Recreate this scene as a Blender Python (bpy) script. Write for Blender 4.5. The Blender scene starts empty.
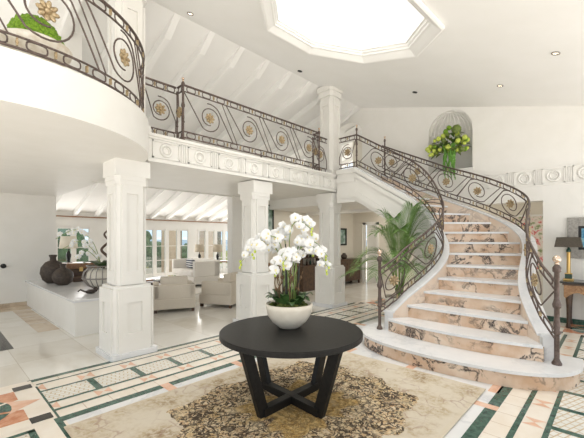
import bpy, bmesh, math, random
from mathutils import Vector, Matrix, Quaternion
from mathutils.geometry import tessellate_polygon
random.seed(7)
PI = math.pi
SC = bpy.context.scene
COL = SC.collection
sin, cos = math.sin, math.cos

# ------------------------------------------------------------------ materials
MATS = {}
def new_mat(name, col, rough=0.5, metal=0.0, spec=0.5, coat=0.0):
    m = bpy.data.materials.new(name); m.use_nodes = True
    b = m.node_tree.nodes['Principled BSDF']
    b.inputs['Base Color'].default_value = (*col, 1)
    b.inputs['Roughness'].default_value = rough
    b.inputs['Metallic'].default_value = metal
    b.inputs['Specular IOR Level'].default_value = spec
    if coat: b.inputs['Coat Weight'].default_value = coat; b.inputs['Coat Roughness'].default_value = .08
    MATS[name] = m
    return m
class NT:
    def __init__(s, m):
        s.t = m.node_tree; s.b = s.t.nodes['Principled BSDF']
    def n(s, ty, **kw):
        nd = s.t.nodes.new(ty)
        for k, v in kw.items():
            if k in nd.inputs: s.put(nd.inputs[k], v)
            else: setattr(nd, k, v)
        return nd
    def put(s, sock, v):
        if isinstance(v, bpy.types.NodeSocket): s.t.links.new(v, sock)
        else: sock.default_value = v
    def obj(s): return s.n('ShaderNodeTexCoord').outputs['Object']
    def sep(s, v):
        x = s.n('ShaderNodeSeparateXYZ'); s.put(x.inputs[0], v); return x.outputs
    def comb(s, x, y, z):
        c = s.n('ShaderNodeCombineXYZ')
        for i, q in enumerate((x, y, z)): s.put(c.inputs[i], q)
        return c.outputs[0]
    def math(s, op, a, b=None, c=None, clamp=False):
        nd = s.n('ShaderNodeMath', operation=op, use_clamp=clamp)
        for i, q in enumerate((a, b, c)):
            if q is not None: s.put(nd.inputs[i], q)
        return nd.outputs[0]
    def noise(s, vec, scale, detail=4, rough=.55, dist=0):
        nd = s.n('ShaderNodeTexNoise'); s.put(nd.inputs['Vector'], vec)
        nd.inputs['Scale'].default_value = scale; nd.inputs['Detail'].default_value = detail
        nd.inputs['Roughness'].default_value = rough; nd.inputs['Distortion'].default_value = dist
        return nd.outputs
    def ramp(s, fac, stops, mode='LINEAR'):
        nd = s.n('ShaderNodeValToRGB'); s.put(nd.inputs[0], fac); cr = nd.color_ramp; cr.interpolation = mode
        while len(cr.elements) < len(stops): cr.elements.new(.5)
        for e, (p, c) in zip(cr.elements, stops):
            e.position = p; e.color = (*c, 1) if len(c) == 3 else c
        return nd.outputs[0]
    def mix(s, fac, a, b, mode='MIX'):
        nd = s.n('ShaderNodeMix', data_type='RGBA', blend_type=mode)
        s.put(nd.inputs['Factor'], fac)
        s.put(nd.inputs[6], a if isinstance(a, bpy.types.NodeSocket) else (*a, 1))
        s.put(nd.inputs[7], b if isinstance(b, bpy.types.NodeSocket) else (*b, 1))
        return nd.outputs[2]
    def vadd(s, a, b):
        nd = s.n('ShaderNodeVectorMath', operation='ADD'); s.put(nd.inputs[0], a); s.put(nd.inputs[1], b); return nd.outputs[0]
    def vscale(s, a, k):
        nd = s.n('ShaderNodeVectorMath', operation='SCALE'); s.put(nd.inputs[0], a); nd.inputs['Scale'].default_value = k; return nd.outputs[0]
    def color(s, c): s.put(s.b.inputs['Base Color'], c)
    def bump(s, h, strength=.2, dist=.01):
        nd = s.n('ShaderNodeBump'); s.put(nd.inputs['Height'], h)
        nd.inputs['Strength'].default_value = strength; nd.inputs['Distance'].default_value = dist
        s.put(s.b.inputs['Normal'], nd.outputs[0])

def noisy(name, c1, c2, scale=8, rough=.5, detail=4, metal=0, bump=0, lo=.35, hi=.65, dist=0, spec=.5):
    m = new_mat(name, c1, rough, metal, spec); t = NT(m)
    f = t.noise(t.obj(), scale, detail, dist=dist)[0]
    t.color(t.ramp(f, [(lo, c1), (hi, c2)]))
    if bump: t.bump(f, bump)
    return m
def veined(name, base1, base2, vein, scale=2.0, width=.03, amt=.8, rough=.12, vscale=1.0):
    m = new_mat(name, base1, rough); t = NT(m); o = t.obj()
    n0 = t.noise(o, scale, 5)
    base = t.ramp(n0[0], [(.35, base1), (.65, base2)])
    warp = t.vadd(o, t.vscale(n0[1], .55 / vscale))
    v = t.noise(warp, 1.6 * vscale, 6, .6, .7)[0]
    d = t.math('ABSOLUTE', t.math('SUBTRACT', v, .5))
    f = t.math('SUBTRACT', 1, t.math('DIVIDE', d, width), clamp=True)
    gate = t.ramp(t.noise(o, 1.1 * vscale, 3)[0], [(.38, (0, 0, 0)), (.52, (1, 1, 1))])
    f = t.math('MULTIPLY', t.math('MULTIPLY', f, gate), amt)
    t.color(t.mix(f, base, vein))
    return m

WHITE = noisy('warm_white_paint', (.80, .785, .745), (.825, .81, .775), 3, .55)
CEILW = noisy('ceiling_paint', (.88, .87, .845), (.90, .89, .87), 2, .7)
BEIGEW = noisy('hall_beige_paint', (.70, .66, .58), (.73, .69, .61), 2, .6)
IRON = noisy('wrought_iron', (.095, .070, .062), (.16, .12, .105), 40, .42, metal=.55)
GOLD = noisy('aged_gilding', (.30, .21, .11), (.58, .47, .30), 60, .42, metal=.5)
BALLM = new_mat('polished_brass_ball', (.75, .60, .48), .12, .95)
TABLEM = noisy('ebonised_wood', (.008, .0075, .007), (.014, .013, .012), 30, .46, spec=.28)
TREAD = veined('white_tread_marble', (.80, .80, .81), (.73, .74, .76), (.55, .57, .6), 3, .035, .45, .22)
RISER = veined('peach_veined_marble', (.62, .41, .27), (.78, .63, .50), (.03, .026, .03), 3.2, .045, 1.0, .22, 1.6)
STWALL = veined('pale_peach_marble', (.76, .60, .47), (.82, .71, .61), (.30, .22, .20), 2.2, .03, .5, .25, 1.2)
GREEN = noisy('green_marble', (.018, .06, .045), (.07, .15, .115), 22, .16, 6)
CREAM = noisy('cream_marble', (.80, .72, .62), (.85, .79, .71), 5, .16, 5)
PEACH = noisy('peach_marble', (.72, .42, .29), (.80, .55, .42), 9, .16, 5)
RUST = noisy('rust_marble', (.52, .20, .10), (.68, .36, .22), 14, .16, 6)
BLACK = noisy('black_marble', (.02, .02, .02), (.05, .048, .045), 20, .14)
GREYW = veined('grey_white_marble', (.74, .75, .77), (.80, .80, .80), (.5, .52, .56), 2, .05, .5, .16)
TAN = veined('tan_marble', (.52, .40, .28), (.66, .55, .42), (.3, .22, .15), 2, .05, .5, .15)
def floor_mat():
    m = new_mat('polished_floor_marble', (.8, .77, .7), .1); t = NT(m); o = t.obj()
    n = t.noise(o, .9, 6, .6, .6)[0]
    base = t.ramp(n, [(.32, (.68, .64, .57)), (.5, (.79, .775, .735)), (.68, (.84, .83, .80))])
    br = t.n('ShaderNodeTexBrick', offset=0.0); t.put(br.inputs['Vector'], o)
    br.inputs['Scale'].default_value = 1; br.inputs['Brick Width'].default_value = .8; br.inputs['Row Height'].default_value = .8
    br.inputs['Mortar Size'].default_value = .004
    br.inputs['Color1'].default_value = (1, 1, 1, 1); br.inputs['Color2'].default_value = (.9, .88, .85, 1); br.inputs['Mortar'].default_value = (.72, .68, .62, 1)
    t.color(t.mix(1.0, base, br.outputs['Color'], 'MULTIPLY'))
    return m
FLOORM = floor_mat()
def lattice_mat():
    m = new_mat('lattice_mosaic', (.8, .8, .78), .2); t = NT(m); o = t.obj()
    mp = t.n('ShaderNodeMapping'); t.put(mp.inputs[0], o); mp.inputs['Rotation'].default_value = (0, 0, .35)
    br = t.n('ShaderNodeTexBrick', offset=.5); t.put(br.inputs['Vector'], mp.outputs[0])
    br.inputs['Scale'].default_value = 1; br.inputs['Brick Width'].default_value = .085; br.inputs['Row Height'].default_value = .05
    br.inputs['Mortar Size'].default_value = .006
    br.inputs['Color1'].default_value = (.80, .79, .75, 1); br.inputs['Color2'].default_value = (.74, .74, .70, 1); br.inputs['Mortar'].default_value = (.58, .47, .33, 1)
    t.color(br.outputs['Color'])
    return m
LATT = lattice_mat()
def rug_mat():
    m = new_mat('persian_rug_wool', (.6, .5, .35), .95, spec=.1); t = NT(m); o = t.obj()
    s = t.sep(o); x, y = s[0], s[1]
    big = t.noise(o, 2.2, 5, .65)[0]
    fine = t.noise(o, 26, 4, .7)[0]
    field = t.ramp(big, [(.36, (.30, .215, .125)), (.47, (.48, .395, .275)), (.58, (.61, .55, .455))])
    field = t.mix(t.ramp(fine, [(.42, (0, 0, 0)), (.60, (.75, .75, .75))]), field, (.62, .56, .46))
    # faint faded motifs over the field
    wv = t.vadd(o, t.vscale(t.noise(o, 6, 3)[1], .12))
    vo = t.n('ShaderNodeTexVoronoi', feature='DISTANCE_TO_EDGE'); t.put(vo.inputs['Vector'], wv); vo.inputs['Scale'].default_value = 6.5
    mot = t.ramp(vo.outputs['Distance'], [(.02, (.5, .5, .5)), (.06, (0, 0, 0))])
    field = t.mix(t.math('MULTIPLY', mot, t.ramp(t.noise(o, 3, 2)[0], [(.48, (0, 0, 0)), (.6, (1, 1, 1))])), field, (.32, .20, .17))
    # dense medallion
    dx = t.math('DIVIDE', x, 1.12); dy = t.math('DIVIDE', y, .94)
    r = t.math('SQRT', t.math('ADD', t.math('MULTIPLY', dx, dx), t.math('MULTIPLY', dy, dy)))
    th = t.math('ARCTAN2', dy, dx)
    lobe = t.math('MULTIPLY', t.math('COSINE', t.math('MULTIPLY', th, 12)), .06)
    lob2 = t.math('MULTIPLY', t.math('COSINE', t.math('MULTIPLY', th, 4)), .08)
    rr = t.math('ADD', t.math('ADD', r, t.math('MULTIPLY', t.math('SUBTRACT', t.noise(o, 7, 4)[0], .5), .22)), t.math('ADD', lobe, lob2))
    mask = t.math('LESS_THAN', rr, 1.0)
    m4 = t.comb(t.math('ABSOLUTE', x), t.math('ABSOLUTE', y), 0.0)
    m4 = t.vadd(m4, t.vscale(t.noise(o, 3, 2)[1], .05))
    nz = t.noise(m4, 15, 2.5, .55, .8)[0]
    n3 = t.noise(m4, 31, 2, .5, .3)[0]
    curl = t.ramp(nz, [(.41, (0, 0, 0)), (.45, (1, 1, 1)), (.51, (1, 1, 1)), (.55, (.0, .0, .0)), (.62, (.0, .0, .0)), (.65, (.9, .9, .9)), (.69, (0, 0, 0))])
    spk = t.ramp(n3, [(.40, (1, 1, 1)), (.45, (0, 0, 0))])
    dark = t.math('MAXIMUM', curl, t.math('MULTIPLY', spk, .85))
    cells = t.ramp(t.noise(m4, 8, 3)[0], [(.34, (.50, .36, .19)), (.46, (.66, .55, .37)), (.54, (.52, .36, .20)), (.62, (.70, .60, .43)), (.7, (.42, .26, .14))])
    med = t.mix(t.math('MULTIPLY', dark, .95), cells, (.045, .034, .030))
    core = t.ramp(rr, [(.42, (1, 1, 1)), (.47, (0, 0, 0))])
    gold = t.mix(t.math('MULTIPLY', dark, .55), t.ramp(fine, [(.35, (.42, .26, .09)), (.6, (.62, .45, .20))]), (.06, .04, .03))
    med = t.mix(core, med, gold)
    med = t.mix(t.ramp(t.noise(o, 5, 4)[0], [(.55, (0, 0, 0)), (.75, (.6, .6, .6))]), med, (.60, .50, .35))
    c = t.mix(mask, field, med)
    # border band
    ax = t.math('ABSOLUTE', x); ay = t.math('ABSOLUTE', y)
    d = t.math('MINIMUM', t.math('SUBTRACT', 1.63, ax), t.math('SUBTRACT', 1.19, ay))
    band = t.ramp(d, [(0, (.5, .5, .5)), (.035, (.5, .5, .5)), (.05, (0, 0, 0)), (.30, (0, 0, 0)), (.31, (.35, .35, .35)), (.335, (0, 0, 0))])
    c = t.mix(band, c, (.60, .53, .42))
    t.color(c); t.bump(fine, .5, .006)
    return m
RUGM = rug_mat()
FABRIC = noisy('oatmeal_linen', (.68, .61, .52), (.74, .68, .59), 90, .9, bump=.2, spec=.2)
FABRICW = noisy('ivory_linen', (.78, .74, .68), (.83, .79, .74), 90, .9, bump=.2, spec=.2)
def stripes():
    m = new_mat('striped_cotton', (.8, .8, .8), .9); t = NT(m); s = t.sep(t.obj())
    f = t.math('GREATER_THAN', t.math('SINE', t.math('MULTIPLY', s[2], 75)), 0)
    t.color(t.mix(f, (.75, .74, .72), (.04, .05, .09))); return m
STRIPE = stripes()
DWOOD = noisy('dark_brown_wood', (.05, .028, .018), (.10, .055, .03), 12, .35)
MWOOD = noisy('walnut_wood', (.22, .11, .055), (.34, .18, .09), 14, .32, dist=2)
BURL = noisy('burl_wood', (.27, .14, .07), (.45, .27, .14), 9, .25, 6, dist=3)
CLAY = noisy('dark_clay', (.035, .025, .02), (.075, .055, .042), 18, .6, bump=.3)
SHADEC = new_mat('cream_lamp_shade', (.80, .74, .62), .8)
SHADEB = noisy('taupe_lamp_shade', (.07, .058, .045), (.10, .085, .065), 60, .8)
SHADET = noisy('beige_lamp_shade', (.50, .43, .33), (.56, .49, .38), 60, .8)
BOWLM = noisy('ivory_glazed_ceramic', (.72, .66, .56), (.77, .72, .62), 12, .28)
STONEP = noisy('weathered_stone', (.62, .55, .44), (.80, .76, .68), 14, .7, bump=.3)
MOSS = noisy('bright_moss', (.10, .22, .015), (.26, .42, .04), 45, .95, bump=.8)
MOSSD = noisy('dark_moss', (.05, .08, .015), (.16, .19, .045), 45, .95, bump=.8)
PETAL = noisy('white_petal', (.78, .78, .77), (.82, .82, .81), 20, .5)
LIP = new_mat('orchid_lip', (.80, .70, .35), .5)
LEAFD = noisy('dark_green_leaf', (.02, .055, .015), (.05, .11, .03), 12, .35)
PALMG = noisy('palm_green', (.07, .17, .03), (.20, .33, .09), 8, .45)
STEMG = noisy('palm_stem_green', (.16, .26, .06), (.25, .34, .1), 12, .5)
TWIG = noisy('brown_twig', (.10, .06, .03), (.2, .12, .06), 30, .8)
STICK = noisy('dark_cane', (.03, .035, .03), (.06, .06, .05), 20, .6)
LIME = noisy('lime_blossom', (.42, .52, .06), (.62, .70, .16), 30, .7)
HERB = noisy('trailing_green', (.10, .26, .04), (.2, .42, .08), 30, .7)
OLIVE = noisy('olive_leaf', (.10, .15, .03), (.2, .26, .06), 20, .6)
WPOT = noisy('pale_planter', (.70, .66, .58), (.76, .72, .64), 8, .6)
BRASS = new_mat('rubbed_brass', (.62, .42, .16), .3, .9)
GREENM = new_mat('green_enamel', (.02, .06, .045), .25)
BLACKM = new_mat('black_metal', (.015, .015, .015), .4, .3)
STEEL = new_mat('dark_steel', (.3, .28, .26), .3, .9)
PLASTIC = new_mat('white_plastic', (.82, .82, .8), .4)
GREYF = noisy('grey_weathered_frame', (.26, .25, .23), (.40, .38, .35), 25, .55)
TERR = noisy('terrace_stone', (.62, .56, .47), (.7, .64, .55), 5, .7)
STUCCO = noisy('peach_stucco', (.68, .52, .38), (.74, .60, .46), 5, .9)
LAWN = noisy('lawn_green', (.20, .26, .03), (.34, .36, .06), 6, .95)
SEA = noisy('sea_blue', (.05, .22, .42), (.08, .28, .48), .05, .3)
TREEG = noisy('tree_green', (.06, .13, .07), (.16, .26, .14), 3, .9)
BARK = noisy('palm_bark', (.20, .16, .11), (.32, .27, .2), 12, .9)
def glass_mat():
    m = bpy.data.materials.new('window_glass'); m.use_nodes = True; nt = m.node_tree; nt.nodes.clear()
    o = nt.nodes.new('ShaderNodeOutputMaterial'); mx = nt.nodes.new('ShaderNodeMixShader')
    tr = nt.nodes.new('ShaderNodeBsdfTransparent'); tr.inputs[0].default_value = (.94, .97, .98, 1)
    gl = nt.nodes.new('ShaderNodeBsdfGlossy'); gl.inputs['Roughness'].default_value = .02
    mx.inputs[0].default_value = .06
    nt.links.new(tr.outputs[0], mx.inputs[1]); nt.links.new(gl.outputs[0], mx.inputs[2]); nt.links.new(mx.outputs[0], o.inputs[0])
    return m
GLASS = glass_mat()
def emit_mat(name, col, s):
    m = new_mat(name, col, .5); b = m.node_tree.nodes['Principled BSDF']
    b.inputs['Emission Color'].default_value = (*col, 1); b.inputs['Emission Strength'].default_value = s
    return m
LAMPE = emit_mat('spotlight_lens', (1, .86, .66), 6)
def painting(name, stops, scale, dist, sub=None):
    m = new_mat(name, (.5, .5, .5), .35); t = NT(m); o = t.obj()
    w = t.vadd(o, t.vscale(t.noise(o, scale * .6, 3)[1], dist))
    f = t.noise(w, scale, 3)[0]
    t.color(t.ramp(f, stops)); return m
ART1 = painting('abstract_blue_paint', [(.3, (.02, .05, .12)), (.42, (.04, .22, .42)), (.52, (.25, .5, .6)), (.58, (.75, .70, .62)), (.66, (.5, .12, .06)), (.74, (.05, .12, .2))], 5, .3)
ART2 = painting('abstract_floral_paint', [(.34, (.25, .32, .14)), (.45, (.74, .66, .58)), (.55, (.78, .70, .64)), (.64, (.70, .12, .14)), (.72, (.3, .34, .12))], 9, .1)
ART3 = painting('landscape_paint', [(.35, (.10, .18, .12)), (.5, (.30, .42, .38)), (.65, (.6, .68, .66))], 4, .2)

# ------------------------------------------------------------------ mesh helpers
class MB:
    def __init__(s): s.v = []; s.f = []; s.m = []; s.sm = []
    def add(s, vs, fs, mi=0, smooth=False):
        b = len(s.v); s.v += [tuple(p) for p in vs]
        for f in fs: s.f.append([b + i for i in f]); s.m.append(mi); s.sm.append(smooth)
        return s
    def box(s, x0, y0, z0, x1, y1, z1, mi=0):
        return s.add([(x0, y0, z0), (x1, y0, z0), (x1, y1, z0), (x0, y1, z0), (x0, y0, z1), (x1, y0, z1), (x1, y1, z1), (x0, y1, z1)],
                     [(3, 2, 1, 0), (4, 5, 6, 7), (0, 1, 5, 4), (1, 2, 6, 5), (2, 3, 7, 6), (3, 0, 4, 7)], mi)
    def prism(s, poly, z0, z1, mi=0, smooth=False, caps=True):
        n = len(poly)
        zf0 = z0 if callable(z0) else (lambda x, y: z0); zf1 = z1 if callable(z1) else (lambda x, y: z1)
        vs = [(x, y, zf0(x, y)) for x, y in poly] + [(x, y, zf1(x, y)) for x, y in poly]
        s.add(vs, [(i, (i + 1) % n, n + (i + 1) % n, n + i) for i in range(n)], mi, smooth)
        if caps: s.add(vs, [tuple(range(n - 1, -1, -1)), tuple(range(n, 2 * n))], mi)
        return s
    def tube(s, pts, r, n=6, mi=0, closed=False, cap=True):
        P = [Vector(p) for p in pts]; N = len(P)
        rs = r if isinstance(r, (list, tuple)) else [r] * N
        T = []
        for i in range(N):
            a = P[(i - 1) % N] if closed or i > 0 else P[i]; b = P[(i + 1) % N] if closed or i < N - 1 else P[i]
            d = b - a; T.append(d.normalized() if d.length > 1e-9 else Vector((0, 0, 1)))
        up = Vector((0, 0, 1)) if abs(T[0].z) < .9 else Vector((1, 0, 0))
        nrm = (up - T[0] * up.dot(T[0])).normalized(); vs = []
        for i in range(N):
            if i:
                q = T[i - 1].rotation_difference(T[i]); nrm = q @ nrm; nrm = (nrm - T[i] * nrm.dot(T[i])).normalized()
            b = T[i].cross(nrm)
            for k in range(n):
                a = 2 * PI * k / n; vs.append(P[i] + (nrm * cos(a) + b * sin(a)) * rs[i])
        fs = []
        for i in range(N if closed else N - 1):
            j = (i + 1) % N
            for k in range(n): fs.append((i * n + k, i * n + (k + 1) % n, j * n + (k + 1) % n, j * n + k))
        s.add(vs, fs, mi, True)
        if cap and not closed: s.add(vs, [tuple(range(n - 1, -1, -1)), tuple(range((N - 1) * n, N * n))], mi)
        return s
    def lathe(s, prof, cx=0, cy=0, cz=0, n=24, mi=0, smooth=True):
        vs = []; M = len(prof)
        for r, z in prof:
            for k in range(n):
                a = 2 * PI * k / n; vs.append((cx + r * cos(a), cy + r * sin(a), cz + z))
        fs = [(i * n + k, i * n + (k + 1) % n, (i + 1) * n + (k + 1) % n, (i + 1) * n + k) for i in range(M - 1) for k in range(n)]
        s.add(vs, fs, mi, smooth)
        if prof[0][0] > 1e-4: s.add(vs, [tuple(range(n - 1, -1, -1))], mi)
        if prof[-1][0] > 1e-4: s.add(vs, [tuple(range((M - 1) * n, M * n))], mi)
        return s
    def sphere(s, c, r, n=10, m=7, mi=0, jit=0):
        rx, ry, rz = r if isinstance(r, (tuple, list)) else (r, r, r); vs = [(c[0], c[1], c[2] - rz)]
        for i in range(1, m):
            ph = -PI / 2 + PI * i / m
            for k in range(n):
                a = 2 * PI * k / n; q = 1 + random.uniform(-jit, jit)
                vs.append((c[0] + rx * q * cos(ph) * cos(a), c[1] + ry * q * cos(ph) * sin(a), c[2] + rz * q * sin(ph)))
        vs.append((c[0], c[1], c[2] + rz)); t = len(vs) - 1; fs = []
        for k in range(n):
            fs.append((0, 1 + (k + 1) % n, 1 + k)); fs.append((t, t - n + k, t - n + (k + 1) % n))
        for i in range(m - 2):
            for k in range(n):
                a = 1 + i * n; fs.append((a + k, a + (k + 1) % n, a + n + (k + 1) % n, a + n + k))
        return s.add(vs, fs, mi, True)
    def torus(s, c, R, r, M=None, n=20, k=8, mi=0):
        pts = [Vector((R * cos(2 * PI * i / n), R * sin(2 * PI * i / n), 0)) for i in range(n)]
        if M is not None: pts = [M @ p for p in pts]
        return s.tube([p + Vector(c) for p in pts], r, k, mi, True)
    def xf(s, M):
        s.v = [tuple(M @ Vector(p)) for p in s.v]; return s
    def mesh(s, name, mats):
        me = bpy.data.meshes.new(name); me.from_pydata(s.v, [], s.f)
        for m in (mats if isinstance(mats, (list, tuple)) else [mats]): me.materials.append(m)
        me.polygons.foreach_set('material_index', s.m); me.polygons.foreach_set('use_smooth', s.sm)
        me.update(); return me
    def build(s, name, mats, parent=None, bevel=0, seg=2, loc=None):
        o = bpy.data.objects.new(name, s.mesh(name, mats)); COL.objects.link(o)
        if parent: o.parent = parent
        if loc: o.location = loc
        if bevel:
            b = o.modifiers.new('bevel', 'BEVEL'); b.width = bevel; b.segments = seg; b.limit_method = 'ANGLE'
        return o
def tag(o, label=None, cat=None, group=None, kind=None):
    if label: o['label'] = label
    if cat: o['category'] = cat
    if group: o['group'] = group
    if kind: o['kind'] = kind
    return o
def struct(o, label=None): o['kind'] = 'structure'; (o.__setitem__('label', label) if label else None); return o
def thing(name, loc, label, cat, group=None, rz=0):
    o = bpy.data.objects.new(name, None); COL.objects.link(o); o.location = loc; o.rotation_euler = (0, 0, rz); o.empty_display_size = .1
    return tag(o, label, cat, group)
def place(name, me, parent, M):
    o = bpy.data.objects.new(name, me); COL.objects.link(o); o.parent = parent; o.matrix_local = M; return o
def cat_rom(pts, sub=6):
    P = [Vector(p) for p in pts]; P = [P[0] * 2 - P[1]] + P + [P[-1] * 2 - P[-2]]; out = []
    for i in range(1, len(P) - 2):
        a, b, c, d = P[i - 1:i + 3]
        for k in range(sub):
            t = k / sub
            out.append(.5 * ((2 * b) + (c - a) * t + (2 * a - 5 * b + 4 * c - d) * t * t + (3 * b - a - 3 * c + d) * t ** 3))
    out.append(P[-2]); return out
def holed(outer, holes, mp, depth):
    """sheet with holes in its own 2D frame; mp(a, b, t) gives the point, t the depth"""
    mb = MB(); loops = [outer] + holes
    flat = [p for l in loops for p in l]
    tri = tessellate_polygon([[Vector((a, b, 0)) for a, b in l] for l in loops])
    for t in (0, depth): mb.add([mp(a, b, t) for a, b in flat], [tuple(q) for q in tri])
    for l in loops:
        n = len(l)
        mb.add([mp(a, b, 0) for a, b in l] + [mp(a, b, depth) for a, b in l], [(i, (i + 1) % n, n + (i + 1) % n, n + i) for i in range(n)])
    return mb

# ------------------------------------------------------------------ heights
EYE = 1.60
RZ = .193                    # riser
GZ = 3.09                    # gallery floor
SOF = 2.68                   # soffit under the gallery
BW = 8.35                    # back wall plane
def roofS(y): return 3.955 + .25 * y
RIDGE = 5.2
def roofN(y): return 5.255 - .328 * (y - RIDGE)

# ------------------------------------------------------------------ floor with inlays
FM = [FLOORM, CREAM, GREEN, PEACH, LATT, GREYW, BLACK, RUST, TAN]
fl = MB()
def rect(x0, y0, x1, y1, mi, lay=1):
    z = .0008 * lay
    fl.add([(x0, y0, z), (x1, y0, z), (x1, y1, z), (x0, y1, z)], [(0, 1, 2, 3)], mi)
def poly(pts, mi, lay=1):
    fl.add([(x, y, .0008 * lay) for x, y in pts], [tuple(range(len(pts)))], mi)
fl.add([(-3, 3.4, 0), (-1.3, 2.2, 0), (1.2, -1.3, 0), (12, -1.3, 0), (12, 13.6, 0), (-3, 13.6, 0)], [(0, 1, 2, 3, 4, 5)], 0)
poly([(-1.2, 4.83), (-1.2, 2.1), (1.2, -1.2), (BW, -1.2), (BW, 4.83)], 1, 1)
MX = 2.23                                                  # mirror line of the pattern
rect(.84, .92, 5.0, 3.54, 5, 2)
rect(5.0, .92, 7.4, 3.54, 5, 2)
def band(sgn):
    Y = (lambda y: y) if sgn > 0 else (lambda y: 2 * MX - y)
    def R(x0, ya, x1, yb, mi, lay): rect(x0, min(Y(ya), Y(yb)), x1, max(Y(ya), Y(yb)), mi, lay)
    X0, X1 = .82, 7.46
    R(X0 - .05, 4.75, X1, 4.83, 2, 3)
    R(X0, 4.62, X1, 4.65, 2, 3)
    R(X0, 4.37, X1, 4.41, 2, 3); R(X0, 4.05, X1, 4.37, 4, 3); R(X0, 4.01, X1, 4.05, 2, 4)
    R(X0, 3.80, X1, 3.845, 2, 3); R(X0, 3.54, X1, 3.64, 2, 3)
    k = 0; x = .80
    while x < X1:
        if x > X0 + .1: R(x - .035, 4.05, x + .035, 4.37, 2, 4)
        for (a, b) in ((4.41, 4.62), (3.845, 4.01)):       # small peach lozenges
            yc = (a + b) / 2; h = (b - a) / 2
            poly([(x - .075, Y(yc - h)), (x, Y(yc)), (x - .075, Y(yc + h))], 3, 3)
            poly([(x + .075, Y(yc - h)), (x + .075, Y(yc + h)), (x, Y(yc))], 3, 3)
        if k % 2 == 0 and x > 1: R(x + .0, 3.54, x + .1, 3.64, 3, 4); R(x, 3.40, x + .1, 3.54, 3, 3)
        for q in (.0, .24): R(x + q - .003, 3.645, x + q + .003, 3.80, 8, 3); R(x + q - .003, 4.655, x + q + .003, 4.745, 8, 3)
        x += .4725; k += 1
band(1); band(-1)
for yy in (.95, 1.88, 2.80, 3.72):
    if .95 <= yy < 3.5: rect(4.05, yy - .05, 4.3, yy + .05, 3, 3)
rect(.77, .66, .82, 3.8, 2, 3); rect(.77, 3.8, .82, 4.58, 2, 3); rect(.70, .8, .77, 3.64, 1, 3)
def medallion(cx, cy, a, b):
    rect(cx - a - .18, cy - b - .15, cx + a + .18, cy + b + .22, 1, 4)
    for sx in (-1, 1):
        for sy in (-1, 1): rect(cx + sx * (a + .08) - .08, cy + sy * (b + .05) - .065, cx + sx * (a + .08) + .08, cy + sy * (b + .05) + .065, 6, 6)
    for sx in (-1, 1):
        poly([(cx, cy), (cx + sx * a, cy - b), (cx + sx * a, cy - b * .35)], 7, 5); poly([(cx, cy), (cx + sx * a, cy + b * .35), (cx + sx * a, cy + b)], 7, 5)
        poly([(cx, cy), (cx + sx * (a + .16), cy), (cx + sx * a * .72, cy + b * .42)], 3, 6); poly([(cx, cy), (cx + sx * a * .72, cy - b * .42), (cx + sx * (a + .16), cy)], 3, 6)
        poly([(cx, cy), (cx - a, cy + sx * b), (cx - a * .3, cy + sx * b)], 7, 5); poly([(cx, cy), (cx + a * .3, cy + sx * b), (cx + a, cy + sx * b)], 7, 5)
        poly([(cx, cy), (cx - a * .42, cy + sx * b * .72), (cx, cy + sx * (b + .1))], 3, 6); poly([(cx, cy), (cx, cy + sx * (b + .1)), (cx + a * .42, cy + sx * b * .72)], 3, 6)
    n = 28
    poly([(cx + .33 * cos(2 * PI * i / n), cy + .33 * sin(2 * PI * i / n)) for i in range(n)], 2, 8)
    for i in range(8):
        q = 2 * PI * i / 8 + .39
        poly([(cx + .02 * cos(q - 1.5), cy + .02 * sin(q - 1.5)), (cx + .33 * cos(q - .05), cy + .33 * sin(q - .05)), (cx + .33 * cos(q + .05), cy + .33 * sin(q + .05)), (cx + .02 * cos(q + 1.5), cy + .02 * sin(q + 1.5))], 7 if i % 2 else 1, 9)
medallion(.22, 4.19, .40, .40); medallion(7.92, 4.19, .40, .40); medallion(7.92, .30, .40, .40)
# west strip below the medallion
rect(.57, .9, .62, 3.55, 2, 5); rect(.14, .9, .19, 3.55, 2, 5); rect(.14, 3.52, .62, 3.57, 2, 5); rect(.2, .95, .56, 3.5, 4, 4)
# east strip along the back wall
rect(7.46, .95, 7.52, 3.6, 2, 5); rect(8.28, .95, 8.34, 3.6, 2, 5); rect(7.6, 1.0, 8.2, 3.5, 4, 5)
# black framed carpet of marble in the alcove
for q in ((.73, 6.4, .87, 9.0), (-1.5, 6.4, .73, 6.54), (-1.5, 8.86, .73, 9.0)): rect(*q, 6, 2)
for i in range(4): rect(-1.6 + i * .82, 9.75, -1.6 + i * .82 + .81, 10.4, 8, 2)
rect(1.3, 7.2, 1.62, 8.0, 8, 2); rect(1.3, 8.02, 1.62, 8.8, 8, 2); rect(1.3, 8.82, 1.62, 9.73, 8, 2)
struct(fl.build('floor', FM))

# ------------------------------------------------------------------ ceilings
OC = (4.15, 2.86); OA = 1.13
def octo(ap): R = ap / cos(PI / 8); return [(OC[0] + R * cos(PI / 8 - .045 + k * PI / 4), OC[1] + R * sin(PI / 8 - .045 + k * PI / 4)) for k in range(8)]
hall = holed([(-2, -1.2), (BW, -1.2), (BW, RIDGE), (-2, RIDGE)], [octo(OA - .02)], lambda a, b, t: (a, b, roofS(b) + t), .12)
struct(hall.build('ceiling', CEILW))
nr = MB()
nr.prism([(1.0, RIDGE), (11.2, RIDGE), (11.2, 13.7), (1.0, 13.7)], lambda x, y: roofN(y), lambda x, y: roofN(y) + .12)
struct(nr.build('ceiling_north', CEILW))
x = 1.47
while x < 11:                                              # each rafter
    r = MB()
    for y0, y1 in ((RIDGE + .005, RIDGE + .35), (RIDGE + .35, 13.5)):
        r.prism([(x - .055, y0), (x + .055, y0), (x + .055, y1), (x - .055, y1)], lambda a, y: roofN(y) - .15 * min(1, (y - RIDGE) / .34), lambda a, y: roofN(y) + .01)
    struct(r.build('beam_rafter', CEILW)); x += .665
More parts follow.
